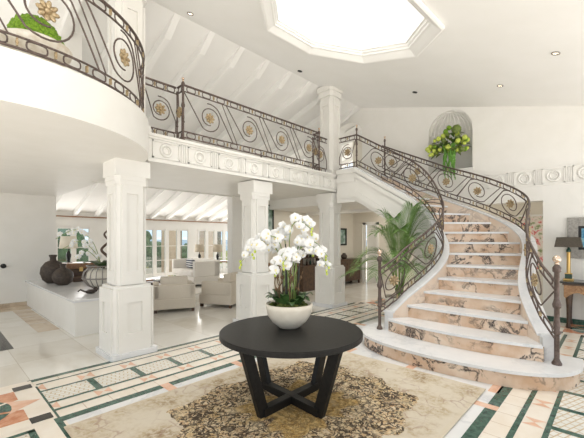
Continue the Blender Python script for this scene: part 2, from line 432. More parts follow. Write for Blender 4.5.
# skylight well: crown moulding and drum
prof = [(OA + .08, -.005), (OA + .08, -.045), (OA + .05, -.06), (OA + .02, -.05), (OA - .02, -.015), (OA - .06, .02), (OA - .09, .03), (OA - .09, .06), (OA - .115, .07), (OA - .115, .10), (OA - .14, .11), (OA - .14, .25)]
sk = MB(); loops = [octo(a) for a, d in prof]
vs = [(x, y, roofS(y) + d) for (a, d), l in zip(prof, loops) for x, y in l]
sk.add(vs, [(i * 8 + k, i * 8 + (k + 1) % 8, (i + 1) * 8 + (k + 1) % 8, (i + 1) * 8 + k) for i in range(len(prof) - 1) for k in range(8)])
struct(sk.build('trim_skylight', CEILW))
dr = MB(); a = octo(OA - .14)
dr.add([(x, y, roofS(y) + .24) for x, y in a] + [(x, y, 6.4) for x, y in a], [(k, (k + 1) % 8, 8 + (k + 1) % 8, 8 + k) for k in range(8)])
struct(dr.build('wall_skylight', CEILW))
gp = MB(); gp.prism(a, 6.4, 6.42); struct(gp.build('window_skylight', GLASS))

# ------------------------------------------------------------------ gallery slab, beam, balcony
gal = MB()
gal.box(2.13, 4.87, SOF + .02, 6.75, 7.30, GZ - .02)
gal.box(6.75, 4.80, 2.44, BW, 7.30, GZ - .02)
gal.box(-2.5, 5.2, SOF, 2.13, 10.55, GZ - .02); gal.box(2.13, 7.30, SOF, 2.26, 10.55, GZ - .02)
struct(gal.build('slab_gallery', WHITE))
BC = (.5, 5.1); BR = 1.62
def arc(R, a0, a1, n=40): return [(BC[0] + R * cos(a0 + (a1 - a0) * i / n), BC[1] + R * sin(a0 + (a1 - a0) * i / n)) for i in range(n + 1)]
bal = MB(); pl = arc(BR, -PI, 0) + [(2.13, 5.1), (2.13, 5.2), (-1.12, 5.2)]
n = len(pl); bal.prism(pl, SOF, GZ + .01, smooth=False)
for i in range(40): bal.sm[i] = True
struct(bal.build('slab_balcony', WHITE, bevel=.03))
# beam front and cornice
bm_ = MB(); bm_.box(2.135, 4.82, SOF + .02, 6.555, 4.868, GZ - .03)
bm_.box(2.135, 4.795, SOF + .02, 6.555, 4.83, SOF + .065); bm_.box(2.135, 4.80, GZ - .06, 6.555, 4.868, GZ - .02); bm_.box(2.135, 4.775, GZ - .03, 6.555, 5.06, GZ + .012)
struct(bm_.build('beam_gallery', WHITE))
def frieze(axis, c0, c1, step, plane, z0, z1, pw, start):
    """raised ring panels with triple fillets between them"""
    mb = MB()
    def bx(a0, za, a1, zb, d):
        d = d * 1.6
        if axis == 'x': mb.box(a0, plane - d, za, a1, plane + .01, zb)
        else: mb.box(plane - d, a0, za, plane + .01, a1, zb)
    u = start
    while u < c1:
        h = pw / 2
        if u - h > c0 - .02 and u + h < c1 + .1:
            for q in ((u - h, z0, u - h + .018, z1), (u + h - .018, z0, u + h, z1), (u - h, z0, u + h, z0 + .018), (u - h, z1 - .018, u + h, z1)): bx(*q, .014)
            zc = (z0 + z1) / 2; ra = (z1 - z0) * .33
            M = Matrix.Rotation(PI / 2, 3, 'X') if axis == 'x' else Matrix.Rotation(PI / 2, 3, 'Y')
            ctr = (u, plane - .004, zc) if axis == 'x' else (plane - .004, u, zc)
            mb.torus(ctr, ra, .022, M, 24, 8); mb.torus(ctr, ra * .55, .012, M, 20, 6)
        for k in (-1, 0, 1): bx(u + step / 2 + k * .032 - .01, z0 - .01, u + step / 2 + k * .032 + .01, z1 + .01, .010)
        u += step
    return mb
struct(frieze('x', 2.1, 6.5, .56, 4.82, SOF + .085, GZ - .075, .42, 2.41).build('trim_1', WHITE))
fz = frieze('y', -1.5, 2.35, .475, BW, 2.68, 2.98, .36, -1.46)
fz.box(BW - .018, -1.6, 2.655, BW + .01, 2.36, 2.68); fz.box(BW - .018, -1.6, 2.98, BW + .01, 2.36, 3.005)
struct(fz.build('trim_2', WHITE))
# lintel on the living room side
lt = MB(); lt.box(2.26, 7.2, SOF, 5.42, 7.3, SOF + .03); struct(lt.build('trim_3', WHITE))

# ------------------------------------------------------------------ walls
bwall = holed([(-1.6, 0), (1.08, 0), (1.08, 2.36), (2.9, 2.36), (2.9, 0), (3.7, 0), (3.7, 2.36), (7.3, 2.36), (7.3, roofN(7.3) + .1), (RIDGE, roofS(RIDGE) + .1), (-1.6, roofS(-1.6) + .1)],
              [[(2.36, 3.2), (3.34, 3.2), (3.34, 4.1)] + [(2.85 + .49 * cos(PI * i / 16), 4.1 + .49 * sin(PI * i / 16)) for i in range(1, 16)] + [(2.36, 4.1)],
               [(5.2, GZ), (6.1, GZ), (6.1, 4.6)] + [(5.65 + .45 * cos(PI * i / 12), 4.6 + .34 * sin(PI * i / 12)) for i in range(1, 12)] + [(5.2, 4.6)]],
              lambda a, b, t: (BW + t, a, b), .3)
struct(bwall.build('wall_back', WHITE))
ni = MB(); n = 22; rows = 8                                # ribbed niche shell behind the wall
prof2 = []
for i in range(n + 1):
    a = PI * i / n; rib = 1 + .05 * (i % 2)
    prof2.append((.49 * cos(a), .49 * sin(a) * .75, rib))
vs = []
for z in (3.2, 4.1): vs += [(BW + .02 + q[1], 2.85 - q[0], z) for q in prof2]
ni.add(vs, [(i, i + 1, n + 2 + i, n + 1 + i) for i in range(n)], 0, True)
vs = []
for j in range(rows + 1):
    e = PI / 2 * j / rows
    for q in prof2: vs.append((BW + .02 + q[1] * cos(e) * q[2], 2.85 - q[0] * cos(e), 4.1 + .49 * sin(e)))
ni.add(vs, [(j * (n + 1) + i, j * (n + 1) + i + 1, (j + 1) * (n + 1) + i + 1, (j + 1) * (n + 1) + i) for j in range(rows) for i in range(n)], 0, False)
for i in range(1, 12):                                     # ribs of the shell
    a = PI * i / 12
    ni.tube([(BW + .03 + .365 * sin(a) * cos(e), 2.85 - .488 * cos(a) * cos(e), 4.1 + .485 * sin(e)) for e in [PI / 2 * j / 9 for j in range(9)]], .024, 6)
ni.box(BW - .03, 2.34, 3.15, BW + .36, 3.36, 3.2)
struct(ni.build('wall_niche', WHITE))
aw = MB(); aw.box(BW + .3, 5.0, GZ, BW + 1.2, 6.3, GZ + .02); aw.box(BW + 1.2, 5.0, GZ, BW + 1.25, 6.3, 5.1); struct(aw.build('wall_upper_hall', BEIGEW))
# alcove wall beside the ledge, upper wall behind the balcony, partition, hall beyond
w = MB(); w.box(-3, 10.42, 0, 2.26, 10.6, SOF); struct(w.build('wall_alcove', WHITE))
w = MB(); w.box(-3, 10.40, 0, 1.66, 10.42, .09); struct(w.build('baseboard_alcove', TAN))
w = MB(); w.box(-3, 6.3, GZ, 1.72, 6.42, 5.1); struct(w.build('wall_upper', WHITE))
w = MB(); w.box(5.42, 7.30, 0, 11.1, 7.42, SOF + .1); struct(w.build('wall_partition', BEIGEW))
w = MB(); w.box(5.40, 7.22, 0, 5.80, 7.43, SOF + .02); struct(w.build('trim_4', WHITE))
w = MB(); w.box(11.1, -2, 0, 11.25, 6.3, 2.75); w.box(11.1, 6.3, 2.15, 11.25, 7.42, 2.75); w.box(11.1, 6.9, 0, 11.25, 7.42, 2.15); struct(w.build('wall_hall_end', BEIGEW))
w = MB(); w.box(BW + .3, -2, 2.7, 11.25, 7.42, 2.8); struct(w.build('ceiling_hall', BEIGEW))
dd = MB(); dd.box(11.06, 6.22, 0, 11.1, 6.32, 2.2); dd.box(11.06, 6.74, 0, 11.1, 6.86, 2.2); dd.box(11.06, 6.22, 2.12, 11.1, 6.86, 2.22); dd.box(11.14, 6.32, 0, 11.18, 6.74, 2.12)
struct(dd.build('door_1', WHITE))
w = MB(); w.box(BW - .02, -1.6, 0, BW, 1.05, .10); struct(w.build('baseboard_back', GREEN))
# low ledge wall
ld = MB(); ld.box(1.66, 6.44, 0, 2.9, 10.42, .56); struct(ld.build('wall_ledge', WHITE))
lc_ = MB(); lc_.box(1.63, 6.41, .56, 2.93, 10.42, .60); struct(lc_.build('trim_5', TREAD))

# living room back wall with glazed doors
def win_rects(): return [(2.35, 3.98), (5.75, 7.82), (8.2, 10.1)]
outer = [(1.0, 0)]
for a, b in win_rects(): outer += [(a, 0), (a, 2.02), (b, 2.02), (b, 0)]
outer += [(11.1, 0), (11.1, 2.75), (1.0, 2.75)]
struct(holed(outer, [], lambda a, b, t: (a, 13.5 + t, b), .2).build('wall_north', WHITE))
for i, (a, b) in enumerate(win_rects()):
    mb = MB(); leaves = 4 if i else 3; w_ = (b - a) / leaves
    root = thing('window_%d' % (i + 1), (0, 0, 0), None, None); struct(root)
    for k in range(leaves):
        x0, x1 = a + k * w_, a + (k + 1) * w_
        fr = MB(); fr.box(x0, 13.48, 0, x0 + .075, 13.58, 2.02); fr.box(x1 - .075, 13.48, 0, x1, 13.58, 2.02); fr.box(x0, 13.52, 1.95, x1, 13.58, 2.02); fr.box(x0, 13.52, 0, x1, 13.58, .22)
        for z in (.72, 1.3): fr.box(x0, 13.53, z, x1, 13.57, z + .025)
        fr.build('window_frame', WHITE, root)
        g = MB(); g.box(x0 + .05, 13.545, .2, x1 - .05, 13.55, 1.96); g.build('window_pane', GLASS, root)
rod = MB(); rod.tube([(1.3, 13.42, 2.36), (11, 13.42, 2.36)], .022, 8)
for x in (1.35, 4.6, 8.0, 10.9): rod.box(x - .015, 13.42, 2.34, x + .015, 13.5, 2.38)
tag(rod.build('curtain_rod', MWOOD), 'long brown curtain rod fixed above the glazed living room doors', 'curtain rod')

# ------------------------------------------------------------------ columns
def chamf(cx, cy, h, c): return [(cx - h + c, cy - h), (cx + h - c, cy - h), (cx + h, cy - h + c), (cx + h, cy + h - c), (cx + h - c, cy + h), (cx - h + c, cy + h), (cx - h, cy + h - c), (cx - h, cy - h + c)]
def sq(cx, cy, h): return [(cx - h, cy - h), (cx + h, cy - h), (cx + h, cy + h), (cx - h, cy + h)]
def panels(mb, cx, cy, h, z0, z1, pw, pz0, pz1, d=.03):
    """proud face frames around a sunk panel on all four faces"""
    for k in range(4):
        M = Matrix.Translation((cx, cy, 0)) @ Matrix.Rotation(k * PI / 2, 4, 'Z')
        q = MB(); f = h - .045
        for a0, b0, a1, b1 in ((-f, z0, -pw, z1), (pw, z0, f, z1), (-pw, z0, pw, pz0), (-pw, pz1, pw, z1)): q.box(a0, -h - d, b0, a1, -h + .002, b1)
        q.xf(M); mb.add(q.v, q.f)
def column(cx, cy, upper):
    root = thing('column', (0, 0, 0), None, None); struct(root)
    p = MB(); p.prism(chamf(cx, cy, .315, .02), 0, .075); p.build('plinth', TREAD, root, .012)
    p = MB(); p.prism(chamf(cx, cy, .26, .03), .075, .93); panels(p, cx, cy, .26, .075, .93, .10, .33, .74); p.prism(chamf(cx, cy, .25, .03), .93, .965)
    p.build('pedestal', WHITE, root)
    p = MB(); p.prism(chamf(cx, cy, .185, .03), .96, 2.36); panels(p, cx, cy, .185, .98, 2.36, .075, 1.16, 2.22); p.build('shaft', WHITE, root)
    p = MB(); p.prism(chamf(cx, cy, .222, .04), 2.34, 2.40); p.prism(chamf(cx, cy, .232, .06), 2.40, 2.48); p.prism(sq(cx, cy, .238), 2.46, SOF + .002); p.build('capital', WHITE, root, .01)
    if upper:
        top = roofS(cy) - .005
        p = MB(); p.prism(sq(cx, cy, .24), GZ, GZ + .12); p.prism(chamf(cx, cy, .178, .035), GZ + .1, top - .2); panels(p, cx, cy, .178, GZ + .14, top - .3, .07, GZ + .3, top - .45); p.build('upper_shaft', WHITE, root)
        p = MB(); p.prism(chamf(cx, cy, .225, .06), top - .24, top - .12); p.prism(chamf(cx, cy, .26, .08), top - .12, top); p.build('upper_capital', WHITE, root, .012)
column(1.95, 5.08, True); column(4.34, 5.08, False); column(6.71, 5.08, True)

# ------------------------------------------------------------------ staircase
INN = [None, (4.84, 2.80), (4.86, 2.56), (5.15, 2.39), (5.47, 2.26), (5.81, 2.17), (6.13, 2.15), (6.43, 2.23), (6.62, 2.36), (6.71, 2.49), (6.745, 2.63), (6.75, 2.80), (6.75, 3.03), (6.75, 3.34), (6.75, 3.66), (6.75, 3.97), (6.75, 4.29)]
OUT = [None, (4.84, .40), (4.84, .62), (5.14, .81), (5.47, .94), (5.85, 1.02), (6.32, 1.07), (6.86, 1.14), (7.27, 1.27), (7.50, 1.50), (7.62, 1.83), (7.70, 2.24), (7.74, 2.70), (7.75, 3.10), (7.75, 3.50), (7.75, 3.90), (7.75, 4.29)]
st = thing('staircase', (5.5, 1.7, 0), 'curved marble staircase with white treads and peach veined risers', 'staircase')
I = Matrix.Translation((-5.5, -1.7, 0))
def sbuild(mb, name, mats, bevel=0): mb.xf(I); return mb.build(name, mats, st, bevel)
t1 = [(5.25, 2.98), (4.78, 2.95), (4.45, 2.74), (4.25, 2.32), (4.17, 1.75), (4.20, 1.2), (4.31, .76), (4.55, .42), (4.9, .28), (5.28, .30)]
c1 = [(p.x, p.y) for p in cat_rom([(x, y, 0) for x, y in t1], 5)]
def inset(pl, d, c=(5.1, 1.65)):
    out = []
    for x, y in pl:
        v = Vector((c[0] - x, c[1] - y)); v.normalize(); out.append((x + v.x * d, y + v.y * d))
    return out
mb = MB(); mb.prism(inset(c1, .035), 0, RZ - .036, smooth=True); sbuild(mb, 'riser', RISER)
mb = MB(); mb.prism(c1, RZ - .036, RZ); sbuild(mb, 'tread', TREAD, .008)
for n_ in range(2, 16):
    a, b = Vector(INN[n_]), Vector(OUT[n_]); c, d = Vector(INN[n_ + 1]), Vector(OUT[n_ + 1])
    z = RZ * n_; bow = .16 if n_ == 2 else (.04 if n_ == 3 else 0); K = 10
    dirn = ((c + d) - (a + b)).normalized()
    front = [a.lerp(b, i / K) - dirn * bow * (1 - (2 * i / K - 1) ** 2) for i in range(K + 1)]
    back = [d.lerp(c, i / K) + dirn * .03 for i in range(K + 1)]
    nose = [p - dirn * .03 for p in front]
    mb = MB(); mb.prism([tuple(p) for p in nose + back], z - .036, z); sbuild(mb, 'tread', TREAD, .007)
    mb = MB(); rb = [p + dirn * .06 for p in front[::-1]]
    mb.prism([tuple(p) for p in front + rb], z - RZ, z - .036); sbuild(mb, 'riser', RISER)
mb = MB(); mb.box(6.75, 4.26, GZ - .036, 7.75, 4.795, GZ); sbuild(mb, 'tread', TREAD)
mb = MB(); mb.box(6.75, 4.29, GZ - RZ, 7.75, 4.35, GZ - .036); sbuild(mb, 'riser', RISER)
NZ = [0, RZ * 2 - .02] + [RZ * k for k in range(2, 17)]
def side_path(S, sub=5):
    pts = [(S[k][0], S[k][1], RZ * k + .10) for k in range(2, 17)]
    pts[0] = (4.94, 2.53 if S is INN else .67, .46)
    return cat_rom(pts, sub)
PIN = side_path(INN); POUT = side_path(OUT)
def extrude_wall(path, off0, off1, zt, zb, mb):
    """wall strip that follows a path, between two sideways offsets"""
    N = len(path); vs = []
    for i, p in enumerate(path):
        a = path[max(i - 1, 0)]; b = path[min(i + 1, N - 1)]; t = Vector((b.x - a.x, b.y - a.y)).normalized(); nn = Vector((-t.y, t.x))
        for o in (off0, off1):
            q = (p.x + nn.x * o, p.y + nn.y * o); vs += [(q[0], q[1], zb(i, p)), (q[0], q[1], zt(i, p))]
    fs = []
    for i in range(N - 1):
        a = i * 4; b = a + 4
        fs += [(a, b, b + 1, a + 1), (a + 2, a + 3, b + 3, b + 2), (a + 1, b + 1, b + 3, a + 3), (a, a + 2, b + 2, b)]
    fs += [(0, 1, 3, 2), ((N - 1) * 4, (N - 1) * 4 + 2, (N - 1) * 4 + 3, (N - 1) * 4 + 1)]
    mb.add(vs, fs); return mb
def zbot(i, p):
    f = (i / 5.0) + 2
    return 0.0 if f < 5.5 else max(0, p.z - .72) * min(1, (f - 5.5) / 2.5)
ext = [Vector((4.80, 2.66, .43))]
lowI = [q for q in PIN]; lowO = [q for q in POUT]
mb = extrude_wall(lowI, -.0, .15, lambda i, p: p.z, zbot, MB()); sbuild(mb, 'inner_string', [WHITE])
mb = extrude_wall(lowI, -.012, -.0, lambda i, p: p.z - .005, lambda i, p: p.z - .32, MB()); sbuild(mb, 'inner_lining', STWALL)
mb = extrude_wall(lowI, -.03, .175, lambda i, p: p.z + .035, lambda i, p: p.z, MB()); sbuild(mb, 'inner_coping', TREAD, .008)
up = [p for i, p in enumerate(lowI) if i >= 38]
mb = extrude_wall(up, .15, .195, lambda i, p: p.z - .10, lambda i, p: p.z - .20, MB())
extrude_wall(up, .15, .215, lambda i, p: p.z - .0, lambda i, p: p.z - .07, mb)
extrude_wall(up, .15, .19, lambda i, p: p.z - .50, lambda i, p: p.z - .64, mb); sbuild(mb, 'string_moulding', WHITE)
mb = extrude_wall(lowO, -.15, 0, lambda i, p: p.z, zbot, MB()); sbuild(mb, 'outer_string', WHITE)
mb = extrude_wall(lowO, 0, .012, lambda i, p: p.z - .005, lambda i, p: p.z - .36, MB()); sbuild(mb, 'outer_lining', STWALL)
mb = extrude_wall(lowO, -.175, .03, lambda i, p: p.z + .035, lambda i, p: p.z, MB()); sbuild(mb, 'outer_coping', TREAD, .008)
for nm, q in (('inner_block', (4.925, 2.52, 5.06, 2.66)), ('outer_block', (4.925, .50, 5.06, .64))):
    mb = MB(); mb.box(q[0], q[1], RZ, q[2], q[3], .46); mb.box(q[0] - .015, q[1] - .015, .46, q[2] + .015, q[3] + .015, .495); sbuild(mb, nm, TREAD)
so = MB(); N = len(PIN); vs = []                           # sloping underside of the flight
for i in range(N):
    a, b = PIN[i], POUT[i]; vs += [(a.x, a.y, zbot(i, a)), (b.x, b.y, zbot(i, b))]
so.add(vs, [(2 * i, 2 * i + 1, 2 * i + 3, 2 * i + 2) for i in range(20, N - 1)], 0, True); sbuild(so, 'soffit', WHITE)
ln = MB(); ln.box(6.60, 4.29, 2.44, 6.75, 4.795, GZ + .08); ln.box(6.57, 4.27, GZ + .08, 6.78, 4.795, GZ + .115); ln.box(6.75, 4.29, 2.44, 8.345, 4.795, GZ - .05)
for z0, z1, d in ((2.90, 3.0, .02), (3.1, 3.17, .035), (2.53, 2.67, .015)): ln.box(6.6 - d, 4.29, z0, 6.6, 4.795, z1)
sbuild(ln, 'landing', WHITE)
wl = MB(); wl.box(7.75, 4.10, 2.44, 7.88, 4.30, GZ + .08); sbuild(wl, 'landing_pier', WHITE)

# ------------------------------------------------------------------ wrought iron railings
def rosette_mesh():
    mb = MB()
    for k in range(8):
        q = MB(); q.sphere((0, 0, 0), (.030, .017, .014), 8, 5)
        q.xf(Matrix.Rotation(k * PI / 4, 4, 'Z') @ Matrix.Translation((.043, 0, .006)) @ Matrix.Rotation(-.25, 4, 'Y')); mb.add(q.v, q.f, 0, True)
    mb.sphere((0, 0, .008), (.022, .022, .02), 10, 6); mb.sphere((0, 0, 0), (.055, .055, .006), 10, 4)
    return mb.mesh('rosette', GOLD)
ROS = rosette_mesh()
cm = MB(); cm.box(-.007, -.013, -.030, .007, .013, .030); cm.sphere((0, 0, 0), (.014, .018, .016), 8, 5); COLLAR = cm.mesh('collar', GOLD)
BALLP = MB().sphere((0, 0, 0), .042, 16, 10).mesh('ball', BALLM)
HB0, HB1, HT0, HT1 = .05, .145, .685, .785
class Path:
    def __init__(s, pts):
        s.P = [Vector(p) for p in pts]; s.S = [0]
        for a, b in zip(s.P, s.P[1:]): s.S.append(s.S[-1] + math.hypot(b.x - a.x, b.y - a.y))
        s.L = s.S[-1]
    def seg(s, t):
        t = max(0, min(s.L, t))
        for i in range(len(s.P) - 1):
            if t <= s.S[i + 1] + 1e-9: return i, (t - s.S[i]) / max(1e-9, s.S[i + 1] - s.S[i])
        return len(s.P) - 2, 1
    def at(s, t, h=0):
        i, f = s.seg(t); p = s.P[i].lerp(s.P[i + 1], f); return Vector((p.x, p.y, p.z + h))
    def tan(s, t):
        e = .05; return (s.at(min(s.L, t + e)) - s.at(max(0, t - e))).normalized()
def newel(parent, p, h, r=.022, ball=True, name='newel_post'):
    mb = MB(); prof = [(r * 1.9, 0), (r * 1.9, .02), (r * 1.25, .05), (r, .07), (r, h * .30), (r * 1.5, h * .31), (r * 1.5, h * .33), (r, h * .34), (r * 1.35, h * .40), (r, h * .46), (r, h * .56), (r * 1.5, h * .57), (r * 1.7, h * .60), (r * 1.2, h * .64), (r, h * .66), (r, h * .92), (r * 1.6, h * .93), (r * 1.6, h * .97), (r * .8, h)]
    mb.lathe(prof, p[0], p[1], p[2], 12)
    o = mb.build(name, IRON, parent)
    if ball:
        k = .042 * (.55 if r < .02 else 1)
        f = MB(); f.lathe([(r * .7, 0), (r * 1.1, .012), (r * .5, .025)], p[0], p[1], p[2] + h, 10); f.sphere((p[0], p[1], p[2] + h + .02 + k), k, 14, 9); f.build('finial', BALLM, o)
    return o
def railing(pts, label, cat, group, period=.72, link=.27, flip=False, H=.85, phase=.06, rs=1.25, RB=.215, root=None):
    HT1 = H; HT0 = H - .095
    A = Path(pts); base = A.P[0] if root is None else Vector(root.location)
    if root is None: root = thing('railing', tuple(base), label, cat, group)
    off = Matrix.Translation(-base)
    def bld(mb, name, mat): mb.xf(off); return mb.build(name, mat, root)
    ns = max(2, int(A.L / .05))
    def bar(h, r, name, w=None):
        bld(MB().tube([A.at(A.L * i / ns, h) for i in range(ns + 1)], r, 7), name, IRON)
    bar(HB0, .011, 'bottom_rail'); bar(HB1, .010, 'bottom_rail'); bar(HT0, .010, 'top_rail'); bar(HT1, .017, 'handrail')
    k = max(1, round(A.L / link)); ln = A.L / k
    for i in range(k):
        for h0, h1 in ((HB0, HB1), (HT0, HT1)):
            s0 = (i + .5) * ln; hc = (h0 + h1) / 2; hh = (h1 - h0) / 2 - .008; hw = min(.075, ln * .36); pp = []
            for q in range(16):
                a = 2 * PI * q / 16; cx_ = cos(a); sx_ = sin(a)
                pp.append(A.at(s0 + hw * (abs(cx_) ** .6) * (1 if cx_ > 0 else -1), hc + hh * (abs(sx_) ** .6) * (1 if sx_ > 0 else -1)))
            bld(MB().tube(pp, .0075, 5, closed=True), 'link', IRON)
            if i: 
                t = A.tan(i * ln); M = Matrix.Translation(A.at(i * ln, hc) - base) @ Vector((1, 0, 0)).rotation_difference(Vector((t.x, t.y, 0)).normalized()).to_matrix().to_4x4()
                place('collar', COLLAR, root, M)
    m = max(1, round((A.L - .1) / period)); pd = (A.L) / m; sg = -1 if flip else 1
    for i in range(m):
        s0 = (i + .5) * pd + (phase * sg if m > 1 else 0); hc = (HB1 + HT0) / 2
        pts1 = []; kk = min(1, pd / .72)
        e0 = s0 - sg * .50 * kk
        a0 = math.radians(-128)
        R0 = min(RB * min(1, kk * 1.1), (HT0 - HB1) / 2 - .012)
        st_ = (s0 + sg * R0 * cos(a0), hc + R0 * sin(a0))
        e0 = max(.01, min(A.L - .01, e0))
        for q in range(7): f = q / 7; pts1.append(A.at(e0 + (st_[0] - e0) * f, HT0 + (st_[1] - HT0) * f))
        for q in range(30):
            f = q / 29; a = a0 + f * math.radians(410); R = R0 * (1 - .50 * f ** 1.1)
            pts1.append(A.at(max(.005, min(A.L - .005, s0 + sg * R * cos(a))), hc + R * sin(a)))
        bld(MB().tube(pts1, .009, 6), 'scroll', IRON)
        e1 = s0 - sg * .585 * kk
        if .02 < e1 < A.L - .02:
            q1 = s0 - sg * .265 * kk
            bld(MB().tube([A.at(e1 + (q1 - e1) * q / 7, HT0 + (HB1 - HT0) * q / 7) for q in range(8)], .0075, 5), 'scroll', IRON)
        pts2 = []; a1 = math.radians(100)
        for q in range(6): a = a1 - q / 5 * math.radians(55); pts2.append((s0 + sg * (R0 + .022) * cos(a), hc + (R0 + .022) * sin(a)))
        end = (s0 + sg * .47 * kk, HB1)
        lp = pts2[-1]
        for q in range(1, 8): f = q / 7; pts2.append((lp[0] + (end[0] - lp[0]) * f, lp[1] + (end[1] - lp[1]) * f))
        pts2 = [A.at(max(.005, min(A.L - .005, q[0])), min(q[1], HT0)) for q in pts2]
        bld(MB().tube(pts2, .009, 6), 'scroll', IRON)
        t = A.tan(s0); t2 = Vector((t.x, t.y, 0)).normalized(); nrm = Vector((t2.y, -t2.x, 0))
        if nrm.dot(Vector((0, 0, 0)) - A.at(s0)) < 0: nrm = -nrm
        M = Matrix.Translation(A.at(s0, hc) - base) @ Vector((0, 0, 1)).rotation_difference(nrm).to_matrix().to_4x4() @ Matrix.Scale(rs, 4)
        o = place('rosette', ROS, root, M); o['label'] = 'gilded flower rosette'
    return root, A, base
def lp(p, b): return (p[0] - b[0], p[1] - b[1], p[2] - b[2])
CZ = GZ + .012
RG = 'wrought iron railings of the hall'
GYF = 4.82; GYB = 5.0
r, A, b = railing([(2.68, GYF, CZ), (5.97, GYF, CZ)], 'iron gallery railing with gold rosettes above the ring panelled beam', 'railing', RG, .72)
newel(r, lp((2.68, GYF, CZ), b), .90, .017); newel(r, lp((5.97, GYF, CZ), b), .90, .017)
newel(r, lp((4.29, GYF + .03, CZ), b), .1, .01, False)
railing([(2.15, GYB, CZ), (2.66, GYB, CZ)], None, None, None, .72, .2, root=r); newel(r, lp((2.68, GYB, CZ), b), .80, .012, False)
railing([(2.68, GYB - .02, CZ), (2.68, GYF + .03, CZ)], None, None, None, .72, .2, root=r)
railing([(5.97, GYF + .03, CZ), (5.97, GYB - .02, CZ)], None, None, None, .72, .2, root=r)
railing([(5.99, GYB, CZ), (6.48, GYB, CZ)], None, None, None, .72, .2, root=r); newel(r, lp((5.97, GYB, CZ), b), .80, .012, False)
bz = GZ + .01
r, A, b = railing([(BC[0] + 1.56 * cos(a), BC[1] + 1.56 * sin(a), bz) for a in [-PI * 1.0 + (PI * 1.0) * i / 50 for i in range(51)]], 'bowed iron balcony railing with large gold rosettes in front of the moss bowl', 'railing', RG, .86, phase=-.2, rs=1.3, RB=.25)
def rail_path(path, off, z0=.045):
    out = []
    for i, p in enumerate(path):
        a = path[max(i - 1, 0)]; c = path[min(i + 1, len(path) - 1)]; t = Vector((c.x - a.x, c.y - a.y)).normalized()
        out.append((p.x - t.y * off, p.y + t.x * off, p.z + z0))
    return out
ri = [(4.865, 2.70, .41)] + rail_path(PIN, .07)[2:]
r, A, b = railing(ri, 'curved iron stair railing beside the palm, rising from the steps to the tall column', 'railing', RG, .74, H=.72, phase=-.16)
newel(r, lp((4.86, 2.71, RZ), b), 1.14, .024)
railing([(6.69, 4.32, GZ + .115), (6.69, 4.79, GZ + .115)], None, None, None, .72, .22, H=.76, root=r)
newel(r, lp((6.69, 4.31, GZ + .116), b), .92, .016)
ro = [(4.865, .51, .41)] + rail_path(POUT, -.07)[2:]
r, A, b = railing(ro, 'curved iron stair railing sweeping along the outer wall towards the niche', 'railing', RG, .66, H=.70)
newel(r, lp((4.85, .50, RZ), b), 1.12, .026)
newel(r, lp((7.82, 4.22, GZ + .081), b), .92, .016)

# ------------------------------------------------------------------ rug, table, orchid bowl
rg = MB(); rg.box(-1.63, -1.19, 0, 1.63, 1.19, .012)
o = rg.build('rug', RUGM, None, .004, loc=(2.42, 2.205, .0085)); tag(o, 'faded beige Persian rug with dark medallion under the round table', 'rug')
AC = math.radians(43.4); TC = (2.43, 2.31)
tb = thing('round_table', (TC[0], TC[1], .0205), 'round black wooden pedestal table with four slanted legs standing on the rug', 'table', rz=AC + PI / 2)
TH = .70
tp = MB(); tp.lathe([(0, TH - .05), (.675, TH - .05), (.685, TH - .045), (.685, TH - .006), (.679, TH), (0, TH)], n=96, smooth=False); tp.build('tabletop', TABLEM, tb)
for sx in (-1, 1):
    for sy in (-1, 1):
        g = MB(); B = Vector((sx * .245, sy * .27, 0)); T = Vector((sx * .395, sy * .40, TH - .05)); d = Vector((sx, sy, 0)).normalized(); e = Vector((-d.y, d.x, 0)); vs = []
        for q in (B, T):
            for a_, b_ in ((-.055, -.028), (.055, -.028), (.055, .028), (-.055, .028)): vs.append(q + d * a_ + e * b_)
        g.add(vs, [(3, 2, 1, 0), (4, 5, 6, 7), (0, 1, 5, 4), (1, 2, 6, 5), (2, 3, 7, 6), (3, 0, 4, 7)]); g.build('leg', TABLEM, tb, .004)
for k, s_ in enumerate((1, -1)):
    g = MB(); B = Vector((.245, .27 * s_, 0)); d = B.normalized(); e = Vector((-d.y, d.x, 0)); vs = []; L = B.length + .02; z0, z1 = .0, .075 - .0 * k
    for z in (z0 + .002 * k, z1 + .002 * k):
        for a_, b_ in ((-L, -.04), (L, -.04), (L, .04), (-L, .04)): vs.append(d * a_ + e * b_ + Vector((0, 0, z)))
    g.add(vs, [(3, 2, 1, 0), (4, 5, 6, 7), (0, 1, 5, 4), (1, 2, 6, 5), (2, 3, 7, 6), (3, 0, 4, 7)]); g.build('cross_stretcher', TABLEM, tb, .004)

